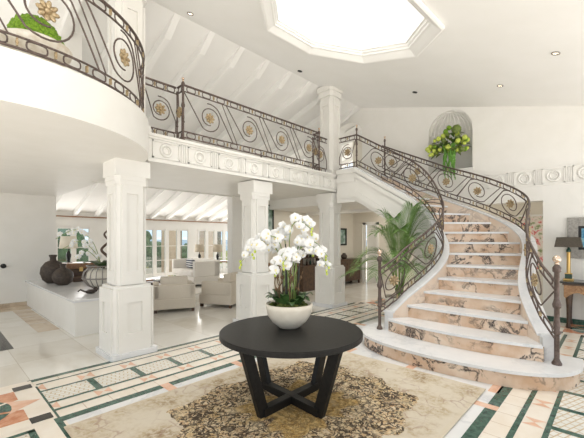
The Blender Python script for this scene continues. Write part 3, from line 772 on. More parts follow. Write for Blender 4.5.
def flower_mesh(r=.05):
    mb = MB()
    for k in range(5):
        a = PI / 2 + k * 2 * PI / 5; w_ = .62 if k in (1, 4) else .42; L = r * (1.05 if k in (1, 4) else 1.0)
        vs = []; 
        for i in range(5):
            f = i / 4; ww = r * w_ * sin(PI * min(1, .12 + .80 * f)); zz = .012 * sin(f * PI) - .018 * f * f
            for s_ in (-1, 0, 1): vs.append((L * f, s_ * ww, zz + (.004 if s_ == 0 else -.004)))
        q = MB(); q.add(vs, [(i * 3 + j, i * 3 + j + 1, i * 3 + j + 4, i * 3 + j + 3) for i in range(4) for j in range(2)], 0, True)
        q.xf(Matrix.Rotation(a, 4, 'Z')); mb.add(q.v, q.f, 0, True)
    mb.sphere((0, -.008, .012), (.009, .012, .008), 6, 4, 1)
    return mb.mesh('flower', [PETAL, LIP])
FLW = flower_mesh(.05)
def leaf(mb, base, az, L, w, arch, droop, mi=0, n=6, twist=0):
    d = Vector((cos(az), sin(az), 0)); e = Vector((-d.y, d.x, 0)); vs = []
    for i in range(n + 1):
        f = i / n; p = Vector(base) + d * L * f + Vector((0, 0, arch * sin(f * PI * .6) - droop * f * f)); ww = w * sin(PI * (.08 + .9 * f)) ** .8
        for s_ in (-1, 0, 1): vs.append(p + e * ww * s_ + Vector((0, 0, .15 * ww * abs(s_))))
    mb.add(vs, [(i * 3 + j, i * 3 + j + 1, i * 3 + j + 4, i * 3 + j + 3) for i in range(n) for j in range(2)], mi, True)
PT = .0205 + TH
cam_r = Vector((sin(AC), -cos(AC), 0)); cam_f = Vector((cos(AC), sin(AC), 0))
oc = Vector((TC[0], TC[1], PT + .001)) + cam_f * .10 - cam_r * .02
orc = thing('potted_orchid', tuple(oc), 'large white orchid arrangement in ivory ceramic bowl on the round table', 'potted plant')
b_ = MB(); b_.lathe([(0, 0), (.10, 0), (.115, .012), (.17, .06), (.213, .12), (.232, .19), (.236, .235), (.228, .24), (.218, .19), (.2, .17), (0, .17)], n=48); b_.build('bowl', BOWLM, orc)
b_ = MB()
for i in range(70):
    a = random.uniform(0, 2 * PI); rr = .2 * math.sqrt(random.random()); b_.sphere((rr * cos(a), rr * sin(a), .205 + .05 * (1 - rr / .2)), random.uniform(.022, .04), 7, 5, 0, .2)
b_.build('moss', MOSSD, orc)
for i in range(24):
    a = i * 2.4; l_ = MB(); leaf(l_, (.12 * cos(a), .12 * sin(a), .23), a, random.uniform(.09, .14), .045, random.uniform(.07, .15), random.uniform(.0, .05)); l_.build('leaf', LEAFD, orc)
def L3(r_, z, f): return cam_r * r_ + cam_f * f + Vector((0, 0, z))
sprays = [  # (root r, root f), control points (r, z, f), flower range
    ((-.05, .02), [(-.06, .55, 0), (-.14, .80, -.04), (-.30, .84, -.08), (-.46, .66, -.12)], 13),
    ((-.03, -.03), [(-.05, .6, -.04), (-.10, .86, -.10), (-.22, .90, -.16), (-.33, .76, -.2)], 10),
    ((.0, -.05), [(-.01, .5, -.06), (-.02, .72, -.12), (-.06, .74, -.2), (-.12, .60, -.26)], 10),
    ((.01, .04), [(0, .7, .04), (.02, .98, .05), (.10, 1.06, .04), (.22, .98, .02)], 12),
    ((-.02, .06), [(-.03, .7, .08), (-.06, .94, .1), (-.11, .97, .14), (-.15, .86, .2)], 8),
    ((.04, -.03), [(.06, .55, -.04), (.11, .78, -.06), (.24, .80, -.1), (.38, .60, -.12)], 13),
    ((.06, .02), [(.08, .6, .02), (.14, .84, .03), (.27, .84, .02), (.39, .70, 0)], 11),
    ((.02, -.06), [(.03, .5, -.08), (.05, .70, -.14), (.02, .75, -.2), (-.05, .66, -.26)], 9),
    ((.05, .06), [(.07, .6, .1), (.1, .82, .14), (.17, .86, .2), (.25, .76, .24)], 8)]
for (r0, f0), cps, nf in sprays:
    pts = cat_rom([L3(r0, .2, f0)] + [L3(*q) for q in cps], 8)
    MB().tube(pts, [.006 - .003 * i / len(pts) for i in range(len(pts))], 5).build('stem', STEMG, orc)
    tip = len(pts)
    for i in range(nf):
        f = .50 + .5 * (i + .3) / nf; p = pts[min(tip - 1, int(f * (tip - 1)))]
        p = p + Vector((random.uniform(-.045, .045), random.uniform(-.045, .045), random.uniform(-.055, .05)))
        look = (-cam_f * random.uniform(.6, 1.2) + cam_r * random.uniform(-.8, .8) + Vector((0, 0, random.uniform(-.3, .35)))).normalized()
        M = Matrix.Translation(p) @ look.to_track_quat('Z', 'Y').to_matrix().to_4x4() @ Matrix.Rotation(random.uniform(-.3, .3), 4, 'Z') @ Matrix.Scale(random.uniform(.85, 1.15), 4)
        place('flower', FLW, orc, M)
    bd = MB()
    for k in range(3):
        q = pts[-1] + Vector((random.uniform(-.02, .02), random.uniform(-.02, .02), -.03 * k)); bd.sphere(q, (.012, .012, .016), 7, 5)
    bd.build('bud', LIME, orc)
for k in range(9):
    a = k * 2.1; rr = random.uniform(.03, .13); h = random.uniform(.45, .85)
    MB().tube([L3(rr * cos(a), .2, rr * sin(a)), L3(rr * cos(a) * 1.1, h, rr * sin(a))], .0055, 5).build('cane', STICK, orc)
for k in range(16):
    a = k * .9 + .3; rr = .05 + .08 * (k % 3) / 2; p = [L3(rr * cos(a), .2, rr * sin(a))]
    for i in range(5 + k % 4): p.append(p[-1] + Vector((random.uniform(-.035, .035), random.uniform(-.035, .035), .06)))
    mb = MB().tube(cat_rom(p, 3), .0045, 5)
    for q in p[3::2]: mb.sphere(q, (.013, .013, .022), 6, 4, 0, .3)
    mb.build('twig', TWIG, orc)

# ------------------------------------------------------------------ palm behind the inner rail
pb = Vector((6.18, 3.02, .0081))
pm = thing('potted_palm', tuple(pb), 'tall green areca palm in a pale planter under the stair flight', 'potted plant')
p_ = MB(); p_.lathe([(0, 0), (.20, 0), (.22, .02), (.27, .42), (.285, .44), (.285, .5), (.265, .5), (.25, .44), (0, .44)], n=36); p_.build('pot', WPOT, pm)
p_ = MB(); p_.lathe([(.252, .44), (.15, .46), (0, .47)], n=24); p_.build('soil', TWIG, pm)
def frond(az, L, rise, droop, nl=30):
    """one arching feathered frond: out by L, up by rise, tip hanging by droop"""
    mb = MB(); d = Vector((cos(az), sin(az), 0)); e = Vector((-d.y, d.x, 0)); pts = []
    root = d * .05 + Vector((0, 0, .46)); N = 18
    for i in range(N + 1):
        f = i / N; pts.append(root + d * (L * f ** 1.8) + Vector((0, 0, rise * (1 - (1 - f) ** 1.5) - droop * f ** 3)))
    mb.tube(pts, [.010 * (1 - .85 * i / N) + .001 for i in range(N + 1)], 5, 1)
    for i in range(nl):
        g = i / (nl - 1); f = .36 + .64 * g; k = f * N; a = int(min(N - 1, k)); p = pts[a].lerp(pts[a + 1], k - a); t = (pts[a + 1] - pts[a]).normalized()
        ll = .34 * sin(PI * (.16 + .70 * g)) + .05
        for s_ in (-1, 1):
            dr = (t * .85 + e * s_ * .62 + Vector((0, 0, .10))).normalized(); w_ = t.cross(dr).cross(dr).normalized() * .006
            q0, q1, q2 = p, p + dr * ll * .5, p + dr * ll + Vector((0, 0, -.20 * ll))
            mb.add([q0 - w_ * .5, q0 + w_ * .5, q1 + w_, q1 - w_, q2], [(0, 1, 2, 3), (3, 2, 4)], 0, True)
    return mb
ca = AC + PI / 2                                           # towards image left, seen from the hall
for k, (da, L, rise, droop) in enumerate(((0, .65, 1.15, .35), (.3, .95, 1.15, .6), (-.4, .45, 1.55, .3), (1.2, .7, 1.3, .5), (.8, .85, 1.1, .6), (-.1, 1.05, .85, .45), (.5, .55, 1.6, .35), (1.7, .55, 1.5, .4),
        (2.1, .55, 1.35, .5), (-.9, .35, 1.6, .3), (2.9, .50, 1.75, .25), (2.6, .6, 1.45, .45), (.1, .3, 1.8, .2), (1.0, .35, 1.75, .25), (3.2, .42, 1.95, .15), (2.4, .32, 1.8, .15), (-.6, .75, 1.1, .5), (1.5, .8, 1.05, .55),
        (2.0, .75, 1.0, .5), (2.8, .35, 1.6, .3), (.2, .8, 1.35, .6), (1.3, .3, 1.5, .2), (1.9, .35, 1.9, .2), (2.95, .45, 2.1, .2), (3.3, .55, 1.95, .3), (2.5, .62, 1.15, .5))):
    frond(ca + da, L, rise, droop, 30).build('frond', [PALMG, STEMG], pm)

# ------------------------------------------------------------------ balcony moss bowl
mb_ = thing('moss_bowl', (.68, 3.86, bz + .001), 'weathered stone bowl heaped with bright green moss on the balcony', 'planter')
p_ = MB(); p_.lathe([(0, 0), (.14, 0), (.15, .02), (.12, .06), (.14, .10), (.23, .15), (.275, .205), (.285, .25), (.26, .265), (0, .24)], n=36); p_.build('bowl', STONEP, mb_)
p_ = MB()
for i in range(150):
    a = i * 2.39996; q = (i + .5) / 150; ph = math.acos(q); p_.sphere((.19 * sin(ph) * cos(a), .19 * sin(ph) * sin(a), .24 + .23 * cos(ph)), random.uniform(.03, .05), 7, 5, 0, .25)
p_.build('moss', MOSS, mb_)

# ------------------------------------------------------------------ niche flowers
fa = thing('flower_arrangement', (BW + .08, 2.85, 3.201), 'lime green flowers with trailing greenery in a white vase in the wall niche', 'flowers')
p_ = MB(); p_.lathe([(0, 0), (.07, 0), (.06, .03), (.055, .1), (.075, .3), (.10, .42), (.09, .42), (.06, .3), (0, .28)], n=24); p_.build('vase', PETAL, fa)
for i in range(96):
    a = random.uniform(0, 2 * PI); rr = .42 * math.sqrt(random.random()); z = .36 + .58 * random.random() * (1 - rr / .7)
    l_ = MB(); leaf(l_, (-.14 + .16 * rr * cos(a), .75 * rr * sin(a), z), a, random.uniform(.14, .24), .045, .05, random.uniform(0, .14))
    if i % 3 == 0: l_.build('leaf', OLIVE, fa)
    else: l_.build('leaf', PALMG if i % 2 else OLIVE, fa)
for i in range(64):
    y_ = random.uniform(-.42, .44); z = .36 + random.uniform(0, .62) * (1 - abs(y_) / .8); r_ = random.uniform(.038, .062)
    MB().sphere((-.22 + random.uniform(-.1, .10), y_, z), r_, 9, 6, 0, .12).build('blossom', [LIME, LIME, MOSS, OLIVE][i % 4], fa)
MB().sphere((-.14, -.17, .90), .105, 14, 10, 0, .06).build('moss_ball', OLIVE, fa)
MB().tube([(0, 0, .3), (-.08, -.08, .6), (-.14, -.17, .85)], .007, 5).build('stem', STEMG, fa)
for k in range(14):
    y_ = -.06 + random.uniform(-.10, .12); mb = MB(); x_ = -.19 + random.uniform(-.05, .03); L = random.uniform(.5, .85)
    for i in range(26):
        f = i / 25; mb.sphere((x_ - .05 - .03 * sin(f * 3), y_ + .02 * sin(f * 9 + k), .55 - L * f), .024 * (1 - .4 * f), 6, 4, 0, .3)
    mb.build('trailing_stem', HERB, fa)

# ------------------------------------------------------------------ console, lamp, pictures by the back wall
cs = thing('console_table', (8.06, -.05, .0081), 'scalloped burl wood console table with black top against the back wall', 'console table')
p_ = MB(); p_.box(-.25, -.86, .80, .27, .82, .835); p_.build('top', BLACK, cs, .006)
pts = [(-.80, .78)]
edge = []
N = 64
for i in range(N + 1):
    y_ = -.80 + 1.56 * i / N; ph = (i / N) * 4; sc = abs(sin(PI * ph)); edge.append((y_, .64 - .13 * (1 - sc) ** 1.0 * (1 if 0 < i < N else .6)))
p_ = MB(); outer = [(-.80, .80), (.76, .80)] + edge[::-1]
n = len(outer); vs = [(-.22, y_, z) for y_, z in outer] + [(-.19, y_, z) for y_, z in outer]
tri = tessellate_polygon([[Vector((y_, z, 0)) for y_, z in outer]])
p_.add(vs, [tuple(t) for t in tri] + [tuple(n + i for i in t) for t in tri] + [(i, (i + 1) % n, n + (i + 1) % n, n + i) for i in range(n)]); p_.build('apron', BURL, cs)
p_ = MB(); p_.box(-.19, -.78, .66, .24, .74, .80); p_.build('drawer_case', MWOOD, cs)
p_ = MB(); p_.box(-.235, -.82, .77, -.18, .78, .80); p_.build('moulding', DWOOD, cs)
for y_ in (-.76, .70):
    for x_ in (-.17, .21): p_ = MB(); p_.lathe([(.035, 0), (.04, .02), (.022, .1), (.03, .4), (.045, .6), (.035, .7)], x_, y_, 0, 12); p_.build('leg', DWOOD, cs)
lm = thing('table_lamp', (8.06, .66, .0081 + .8355), 'brass column table lamp with wide taupe shade on the console', 'lamp', 'table lamps')
p_ = MB(); p_.box(-.075, -.075, 0, .075, .075, .035); p_.build('base', BRASS, lm, .006)
p_ = MB(); p_.box(-.05, -.05, .035, .05, .05, .12); p_.build('plinth', GREENM, lm, .004); p_ = MB(); p_.box(-.055, -.055, .12, .055, .055, .135); p_.build('collar', BRASS, lm)
p_ = MB(); p_.lathe([(.034, .135), (.03, .16), (.028, .50), (.036, .52)], n=16); p_.build('column', BRASS, lm); p_ = MB(); p_.lathe([(.036, .52), (.036, .56), (.02, .58), (.01, .62), (.01, .70)], n=14); p_.build('neck', GREENM, lm)
p_ = MB(); p_.lathe([(.205, .60), (.175, .79)], n=36); p_.lathe([(.172, .79), (.202, .60)], n=36); 
p2 = MB(); vs = []
p2.add([(-.11, -.2, .61), (.11, -.2, .61), (.11, .2, .61), (-.11, .2, .61), (-.09, -.17, .79), (.09, -.17, .79), (.09, .17, .79), (-.09, .17, .79)], [(0, 1, 5, 4), (1, 2, 6, 5), (2, 3, 7, 6), (3, 0, 4, 7)]); sh = p2.build('lamp_shade', SHADEB, lm); sm_ = sh.modifiers.new('t', 'SOLIDIFY'); sm_.thickness = .005
def picture(loc, ax, w_, h_, fw, art, fmat, label, cat, mat_w=0, liner=None):
    root = thing('framed_picture' if cat == 'picture' else 'wall_screen', loc, label, cat)
    f = MB()
    def bx(mb, a0, z0, a1, z1, d0, d1):
        if ax == 'x': mb.box(-d1, a0, z0, -d0, a1, z1)
        else: mb.box(a0, -d1, z0, a1, -d0, z1)
    W, H_ = w_ / 2, h_ / 2
    for q in ((-W, -H_, -W + fw, H_), (W - fw, -H_, W, H_), (-W + fw, -H_, W - fw, -H_ + fw), (-W + fw, H_ - fw, W - fw, H_)): bx(f, *q, 0.001, .045)
    f.build('frame', fmat, root, .004)
    if liner:
        l_ = MB(); k = fw + .045
        for q in ((-W + fw, -H_ + fw, -W + k, H_ - fw), (W - k, -H_ + fw, W - fw, H_ - fw), (-W + k, -H_ + fw, W - k, -H_ + k), (-W + k, H_ - k, W - k, H_ - fw)): bx(l_, *q, .005, .03)
        l_.build('bezel', liner, root)
    a_ = MB(); bx(a_, -W + fw, -H_ + fw, W - fw, H_ - fw, .004, .016); a_.build('canvas', art, root)
    return root
picture((BW - .001, .02, 1.62), 'x', 1.36, .76, .16, ART1, GREYF, 'colourful picture in a wide weathered grey frame above the console', 'picture', liner=BLACKM)
picture((11.099, 2.0, 1.5), 'x', 1.5, 1.5, .05, ART2, WHITE, 'floral painting seen through the doorway behind the stairs', 'picture')
picture((10.3, 7.299, 1.68), 'y', .62, .62, .06, ART3, BLACKM, 'small dark framed landscape picture on the hall wall beyond the column', 'picture')
picture((6.60, 7.299, 2.15), 'y', .62, .86, .03, ART3, BLACKM, 'tall dark edged picture mostly hidden behind the middle column', 'picture')
# hall sideboard and its bottle
sb = thing('sideboard', (10.3, 7.06, .0005), 'carved dark wood sideboard against the hall wall under the small picture', 'sideboard')
p_ = MB(); p_.box(-.62, -.2, .12, .62, .22, .86); p_.build('cabinet', DWOOD, sb, .008); p_ = MB(); p_.box(-.66, -.23, .86, .66, .23, .90); p_.build('top', DWOOD, sb, .008)
for s_ in (-1, 1):
    p_ = MB(); p_.box(-.3 + s_ * .3 - .27, -.215, .2, -.3 + s_ * .3 + .27, -.2, .8); d_ = p_.build('door', DWOOD, sb, .005)
for x_ in (-.56, .56):
    for y_ in (-.16, .17): p_ = MB(); p_.box(x_ - .03, y_ - .03, 0, x_ + .03, y_ + .03, .12); p_.build('foot', DWOOD, sb)
p_ = MB(); p_.lathe([(0, 0), (.08, 0), (.11, .06), (.1, .13), (.05, .17), (.06, .2), (0, .2)], n=18)
tag(p_.build('jar', CLAY, loc=(10.15, 7.06, .9015)), 'small dark jar standing on the hall sideboard', 'jar')
# drinks shelf against the partition behind the orchid
bs = thing('bar_cabinet', (8.32, 7.06, .0005), 'brown open bar cabinet against the partition wall behind the orchids', 'cabinet')
p_ = MB(); p_.box(-.55, -.18, 0, .55, .2, .78); p_.build('cabinet', DWOOD, bs, .006)
for z in (1.0, 1.25): p_ = MB(); p_.box(-.5, -.12, z, .5, .2, z + .025); p_.build('shelf', DWOOD, bs)
for x_ in (-.5, .48): p_ = MB(); p_.box(x_, -.12, .78, x_ + .025, .2, 1.275); p_.build('upright', DWOOD, bs)
for z, g in ((.781, 'lowest'), (1.026, 'middle')):
    for k in range(5):
        p_ = MB(); p_.lathe([(0, 0), (.035, 0), (.036, .10), (.015, .14), (.014, .19), (0, .19)], n=12)
        tag(p_.build('bottle', [STEEL, DWOOD, GREENM][k % 3], loc=(7.97 + .17 * k, 7.06, z)), 'small bottle standing on the %s level of the brown bar cabinet' % g, 'bottle', 'bottles on the %s bar level' % g)
# light switch
sw = thing('wall_switch', (1.22, 10.419, .97), 'small dark knob switch on the white alcove wall', 'switch')
p_ = MB(); p_.lathe([(.055, 0), (.055, .012), (.03, .02), (.03, .05), (.045, .055), (.045, .09), (.02, .10)], n=16); p_.xf(Matrix.Rotation(PI / 2, 4, 'X')); p_.build('knob', BLACKM, sw)

# ------------------------------------------------------------------ things on the ledge
def jug(loc, R, h, label):
    p_ = MB(); p_.lathe([(0, 0), (R * .45, 0), (R * .8, h * .12), (R, h * .36), (R * .93, h * .56), (R * .6, h * .74), (R * .26, h * .80), (R * .24, h * .9), (R * .33, h * .97), (R * .30, h), (R * .2, h * .97), (R * .18, h * .8)], n=36)
    tag(p_.build('vase', CLAY, loc=loc), label, 'vase', 'clay vases on the ledge')
jug((1.97, 9.35, .601), .25, .64, 'taller dark clay vase with round body on the white ledge')
jug((2.03, 8.78, .601), .205, .46, 'shorter dark clay vase standing in front of the taller one')
bx_ = thing('trunk_box', (2.62, 9.9, .601), 'dark brown leather box standing on the ledge behind the clay vases', 'box')
p_ = MB(); p_.box(-.3, -.22, 0, .3, .22, .26); p_.build('body', DWOOD, bx_, .01); p_ = MB(); p_.box(-.31, -.23, .26, .31, .23, .40); p_.build('lid', MWOOD, bx_, .02)
p_ = MB(); p_.box(-.04, -.245, .2, .04, -.22, .3); p_.build('clasp', BRASS, bx_)
p_ = MB(); p_.box(-.3, -.2, 0, .3, .2, .10); tag(p_.build('album', DWOOD, None, .01, loc=(2.62, 9.35, .601)), 'thick dark album lying flat on the ledge by the wire bowl', 'book')
wb = thing('wire_orchid_bowl', (2.45, 7.62, .601), 'white orchids and a twisted branch in a wire bowl on the ledge', 'potted plant')
R_ = .36
for k in range(20):
    a = 2 * PI * k / 20; MB().tube([(R_ * q[0] * cos(a), R_ * q[0] * sin(a), q[1]) for q in ((.35, 0), (.75, .08), (1, .22), (.92, .34), (.70, .42), (.78, .46))], .010, 5).build('wire', STEEL, wb)
for q, z in ((.35, .01), (1, .22), (.78, .46)): MB().torus((0, 0, z), R_ * q, .013, None, 28, 6).build('hoop', STEEL, wb)
p_ = MB(); p_.lathe([(0, .02), (.2, .04), (.30, .2), (.26, .34), (.22, .4), (0, .4)], n=24); p_.build('liner', WPOT, wb)
for k in range(10): l_ = MB(); a = k * 2.4; leaf(l_, (.05 * cos(a), .05 * sin(a), .42), a, .34, .07, .16, .06); l_.build('leaf', LEAFD, wb)
br = cat_rom([(0, 0, .4), (.10, -.05, .6), (-.02, 0, .78), (.12, .02, .95), (.05, .05, 1.1), (.2, 0, 1.25)], 6)
MB().tube(br, [.035 * (1 - .6 * i / len(br)) for i in range(len(br))], 7).build('branch', DWOOD, wb)
FL2 = flower_mesh(.06)
for (dx, dz, q) in ((-1, 1.25, 9), (-.85, 1.0, 7), (-.6, .8, 5)):
    ps = cat_rom([(0, 0, .4), (cam_r.x * dx * .2, cam_r.y * dx * .2, dz * .75), (cam_r.x * dx * .55, cam_r.y * dx * .55, dz * .95), (cam_r.x * dx * .95, cam_r.y * dx * .95, dz * .80)], 8)
    MB().tube(ps, .006, 5).build('stem', STEMG, wb)
    for i in range(q):
        p = ps[int((.4 + .6 * i / q) * (len(ps) - 1))] + Vector((random.uniform(-.05, .05), random.uniform(-.05, .05), random.uniform(-.06, .06)))
        look = (-cam_f + cam_r * random.uniform(-.6, .6) + Vector((0, 0, random.uniform(-.3, .3)))).normalized()
        place('flower', FL2, wb, Matrix.Translation(p) @ look.to_track_quat('Z', 'Y').to_matrix().to_4x4())
p_ = MB(); p_.sphere((0, 0, .04), (.09, .05, .04), 10, 6, 0, .2); p_.sphere((.09, .02, .07), (.04, .035, .05), 8, 6, 0, .1); p_.tube([(-.08, 0, .04), (-.16, .02, .09), (-.2, 0, .06)], .015, 6)
tag(p_.build('figurine', CLAY, loc=(2.05, 7.0, .6005)), 'small dark animal figurine near the end of the white ledge', 'figurine')

# ------------------------------------------------------------------ living room furniture
def rbox(x0, y0, z0, x1, y1, z1): return MB().box(x0, y0, z0, x1, y1, z1)
def armchair(loc, rz, label, w_=.88, d_=.86):
    t = thing('armchair', loc, label, 'armchair', 'oatmeal armchairs in the living room', rz)
    h = w_ / 2                                            # faces +y
    rbox(-h, -d_ / 2, .07, h, d_ / 2, .30).build('base', FABRIC, t, .02)
    for s_ in (-1, 1): rbox(s_ * h - (.14 if s_ > 0 else 0), -d_ / 2, .29, s_ * h + (0 if s_ > 0 else .14), d_ / 2 - .06, .60).build('arm', FABRIC, t, .03, 3)
    rbox(-h, -d_ / 2, .29, h, -d_ / 2 + .16, .60).build('backrest', FABRIC, t, .02, 2)
    rbox(-h + .15, -d_ / 2 + .17, .30, h - .15, d_ / 2, .45).build('seat_cushion', FABRIC, t, .04, 3)
    rbox(-h + .15, -d_ / 2 + .10, .45, h - .15, -d_ / 2 + .30, .77).build('back_cushion', FABRIC, t, .035, 3)
    for x_ in (-h + .05, h - .05):
        for y_ in (-d_ / 2 + .05, d_ / 2 - .05): rbox(x_ - .03, y_ - .03, 0, x_ + .03, y_ + .03, .07).build('foot', DWOOD, t)
    return t
armchair((3.88, 7.41, .0005), math.atan2(.91, .41) - PI / 2, 'oatmeal armchair seen from behind, in front of the coffee table')
armchair((5.01, 7.03, .0005), math.atan2(.84, -.39) - PI / 2, 'oatmeal armchair turned sideways beside the white pilaster')
sf = thing('sofa', (6.73, 11.27, .0005), 'large ivory sofa facing the coffee table, lamps behind it', 'sofa', rz=math.radians(83))
rbox(-1.05, -.48, .06, 1.05, .48, .32).build('base', FABRICW, sf, .02)
rbox(-1.05, -.48, .31, 1.05, -.24, .86).build('backrest', FABRICW, sf, .04, 3)
for s_ in (-1, 1): rbox(s_ * 1.05 - (.2 if s_ > 0 else 0), -.48, .31, s_ * 1.05 + (0 if s_ > 0 else .2), .46, .84).build('arm', FABRICW, sf, .04, 3)
for x0, x1 in ((-.84, 0), (.0, .84)): rbox(x0, -.22, .32, x1, .48, .50).build('seat_cushion', FABRICW, sf, .04, 3)
for x0, x1 in ((-.84, 0), (.0, .84)): rbox(x0, -.24, .50, x1, -.06, .82).build('back_cushion', FABRICW, sf, .05, 3)
for x_ in (-.98, .98):
    for y_ in (-.42, .42): rbox(x_ - .035, y_ - .035, 0, x_ + .035, y_ + .035, .06).build('foot', DWOOD, sf)
q = rbox(-.27, -.07, -.17, .27, .07, .17)
o = q.build('cushion', STRIPE, None, .06, 3, loc=(6.72, 11.55, .70)); o.rotation_euler = (.0, 0, math.radians(83)); tag(o, 'navy and white striped cushion leaning on the ivory sofa', 'cushion')
ct = thing('coffee_table', (4.75, 10.0, .0005), 'low dark wood coffee table between the armchairs and the sofa', 'coffee table', rz=.4)
rbox(-.75, -.5, .34, .75, .5, .40).build('top', DWOOD, ct, .008); rbox(-.68, -.43, .12, .68, .43, .16).build('shelf', DWOOD, ct)
for x_ in (-.68, .68):
    for y_ in (-.43, .43): rbox(x_ - .05, y_ - .05, 0, x_ + .05, y_ + .05, .34).build('leg', DWOOD, ct)
tr = thing('fruit_tray', (5.05, 9.75, .4015), 'dark tray heaped with green and red fruit on the coffee table', 'tray')
MB().lathe([(0, 0), (.2, 0), (.24, .05), (.23, .05), (.19, .015), (0, .015)], n=24).build('tray', DWOOD, tr)
for k in range(9):
    a = k * 2.4; rr = .14 * math.sqrt(k / 9)
    MB().sphere((rr * cos(a), rr * sin(a), .055), .04, 9, 6).build('fruit', [LIME, RUST, PALMG][k % 3], tr)
for k, (x_, y_, m_) in enumerate(((4.35, 9.85, RUST), (4.60, 9.58, PETAL), (4.25, 10.1, GREENM))):
    tag(rbox(-.15, -.11, 0, .15, .11, .035).build('book', m_, None, .003, loc=(x_, y_, .4015)), ['red book lying on the coffee table', 'white book lying on the coffee table', 'dark green book lying on the coffee table'][k], 'book')
def tlamp(loc, shade, label, s_=1.0, name='table_lamp'):
    t = thing(name, loc, label, 'lamp', 'table lamps')
    MB().lathe([(0, 0), (.09 * s_, 0), (.09 * s_, .02), (.03 * s_, .04), (.05 * s_, .14 * s_), (.06 * s_, .2 * s_), (.03 * s_, .28 * s_), (.012, .3 * s_), (.012, .45 * s_), (0, .45 * s_)], n=18).build('base', BLACKM, t)
    o = MB().lathe([(.20 * s_, .36 * s_), (.165 * s_, .66 * s_)], n=28); o.f = o.f[:28]; o.m = o.m[:28]; o.sm = o.sm[:28]
    sh = o.build('lamp_shade', shade, t); q = sh.modifiers.new('t', 'SOLIDIFY'); q.thickness = .004
    return t
tlamp((7.58, 12.33, .7185), SHADET, 'beige shaded lamp with dark base at the end of the console behind the sofa', 1.0)
tlamp((8.10, 11.82, .7185), SHADET, 'beige shaded lamp at the curved leg end of the console behind the sofa', 1.0)
tt = thing('sofa_console', (7.95, 11.97, .0005), 'long walnut console table with curved legs behind the ivory sofa', 'console table', rz=-.785)
rbox(-.95, -.22, .66, .95, .22, .718).build('top', MWOOD, tt, .008)
for x_ in (-.85, .85):
    for y_ in (-.15, .15): MB().tube([(x_, y_, .66), (x_ * 1.05, y_, .5), (x_ * .95, y_, .25), (x_ * 1.02, y_, .0)], [.045, .04, .025, .03], 8).build('leg', MWOOD, tt)
# sideboard lamp and chest by the first windows
ch = thing('chest', (3.1, 12.3, .0005), 'dark wooden chest under the garden windows with a lamp on it', 'chest', rz=.1)
rbox(-.7, -.28, .1, .7, .28, .82).build('body', DWOOD, ch, .01); rbox(-.74, -.31, .82, .74, .31, .86).build('top', MWOOD, ch, .006)
for k in range(3): d_ = rbox(-.64, -.30, .16 + .22 * k, .64, -.28, .34 + .22 * k).build('drawer', MWOOD, ch, .004); MB().sphere((0, -.31, .25 + .22 * k), .025, 8, 6).build('knob', BRASS, d_)
for x_ in (-.62, .62):
    for y_ in (-.22, .22): rbox(x_ - .04, y_ - .04, 0, x_ + .04, y_ + .04, .1).build('foot', DWOOD, ch)
tlamp((2.98, 12.25, .862), SHADEC, 'white shaded table lamp on the dark chest by the garden windows', 1.25)
# living room rug
tag(rbox(-1.15, -1.2, 0, 1.15, 1.2, .006).build('rug', FABRICW, None, loc=(4.75, 10.0, .0005)) , 'plain pale rug under the coffee table in the living room', 'rug')
bpy.data.objects['rug.001'].rotation_euler = (0, 0, .4)
for n_ in ('coffee_table',): bpy.data.objects[n_].location.z = .0075
for n_ in ('fruit_tray', 'book', 'book.001', 'book.002'): bpy.data.objects[n_].location.z += .007

# ------------------------------------------------------------------ spotlights
def spot(x, y, lit, label):
    z = roofS(y) if y < RIDGE else roofN(y)
    t = thing('ceiling_spotlight', (x, y, z), label, 'spotlight', 'recessed ceiling spotlights')
    t.rotation_euler = (math.atan(.25), 0, 0)
    MB().lathe([(.050, -.001), (.052, -.014), (.040, -.016), (.036, -.004)], n=20).build('rim', BLACKM if not lit else STEEL, t)
    MB().lathe([(0, -.004), (.036, -.004)], n=20).build('lens', LAMPE if lit else BLACKM, t)
    if lit:
        l = bpy.data.lights.new('spot', 'SPOT'); l.energy = 18; l.spot_size = 1.6; l.spot_blend = .6; l.color = (1, .9, .76); l.shadow_soft_size = .05
        lo = bpy.data.objects.new('spot_lamp', l); COL.objects.link(lo); lo.parent = t; lo.location = (0, 0, -.03)
spot(2.88, 4.95, True, 'lit recessed ceiling spotlight above the curved balcony end')
spot(5.47, 4.94, False, 'unlit dark recessed ceiling spotlight between the skylight and tall column')
spot(7.17, 3.16, False, 'unlit recessed ceiling spotlight above the shell niche')
spot(7.02, 1.53, True, 'lit recessed ceiling spotlight between the niche and the skylight corner')
spot(5.82, .61, True, 'lit recessed ceiling spotlight on its own beyond the skylight')

# ------------------------------------------------------------------ outside
g = MB(); g.box(-12, 13.72, -.08, 40, 19, -.02); struct(g.build('ground_terrace', TERR))
g = MB(); g.box(-40, 19, -.3, 80, 42, -.12); struct(g.build('ground_lawn', LAWN))
g = MB(); g.add([(-900, 42, -3), (1200, 42, -3), (1200, 3000, -3), (-900, 3000, -3)], [(0, 1, 2, 3)]); struct(g.build('sea', SEA))
def bush(x, y, R, h, label):
    mb = MB()
    for i in range(60):
        a = random.uniform(0, 2 * PI); q = random.random(); mb.sphere((R * q * cos(a), R * q * sin(a), h * (.1 + .8 * random.random() * (1 - .4 * q))), R * random.uniform(.16, .3), 7, 5, 0, .3)
    mb.sphere((0, 0, h * .45), (R * .8, R * .8, h * .45), 10, 8, 0, .15)
    tag(mb.build('garden_bush', TREEG, loc=(x, y, -.12 if y > 19 else -.02)), label, 'bush', 'garden bushes outside')
bush(3.6, 17.3, 1.5, 2.7, 'dense green bush outside the windows behind the white shaded lamp'); bush(6.9, 18.0, 1.4, 2.6, 'dense green bush outside the windows beside the wire orchid bowl'); bush(9.6, 20.2, .8, 1.7, 'green bush on the lawn beyond the glazed doors')
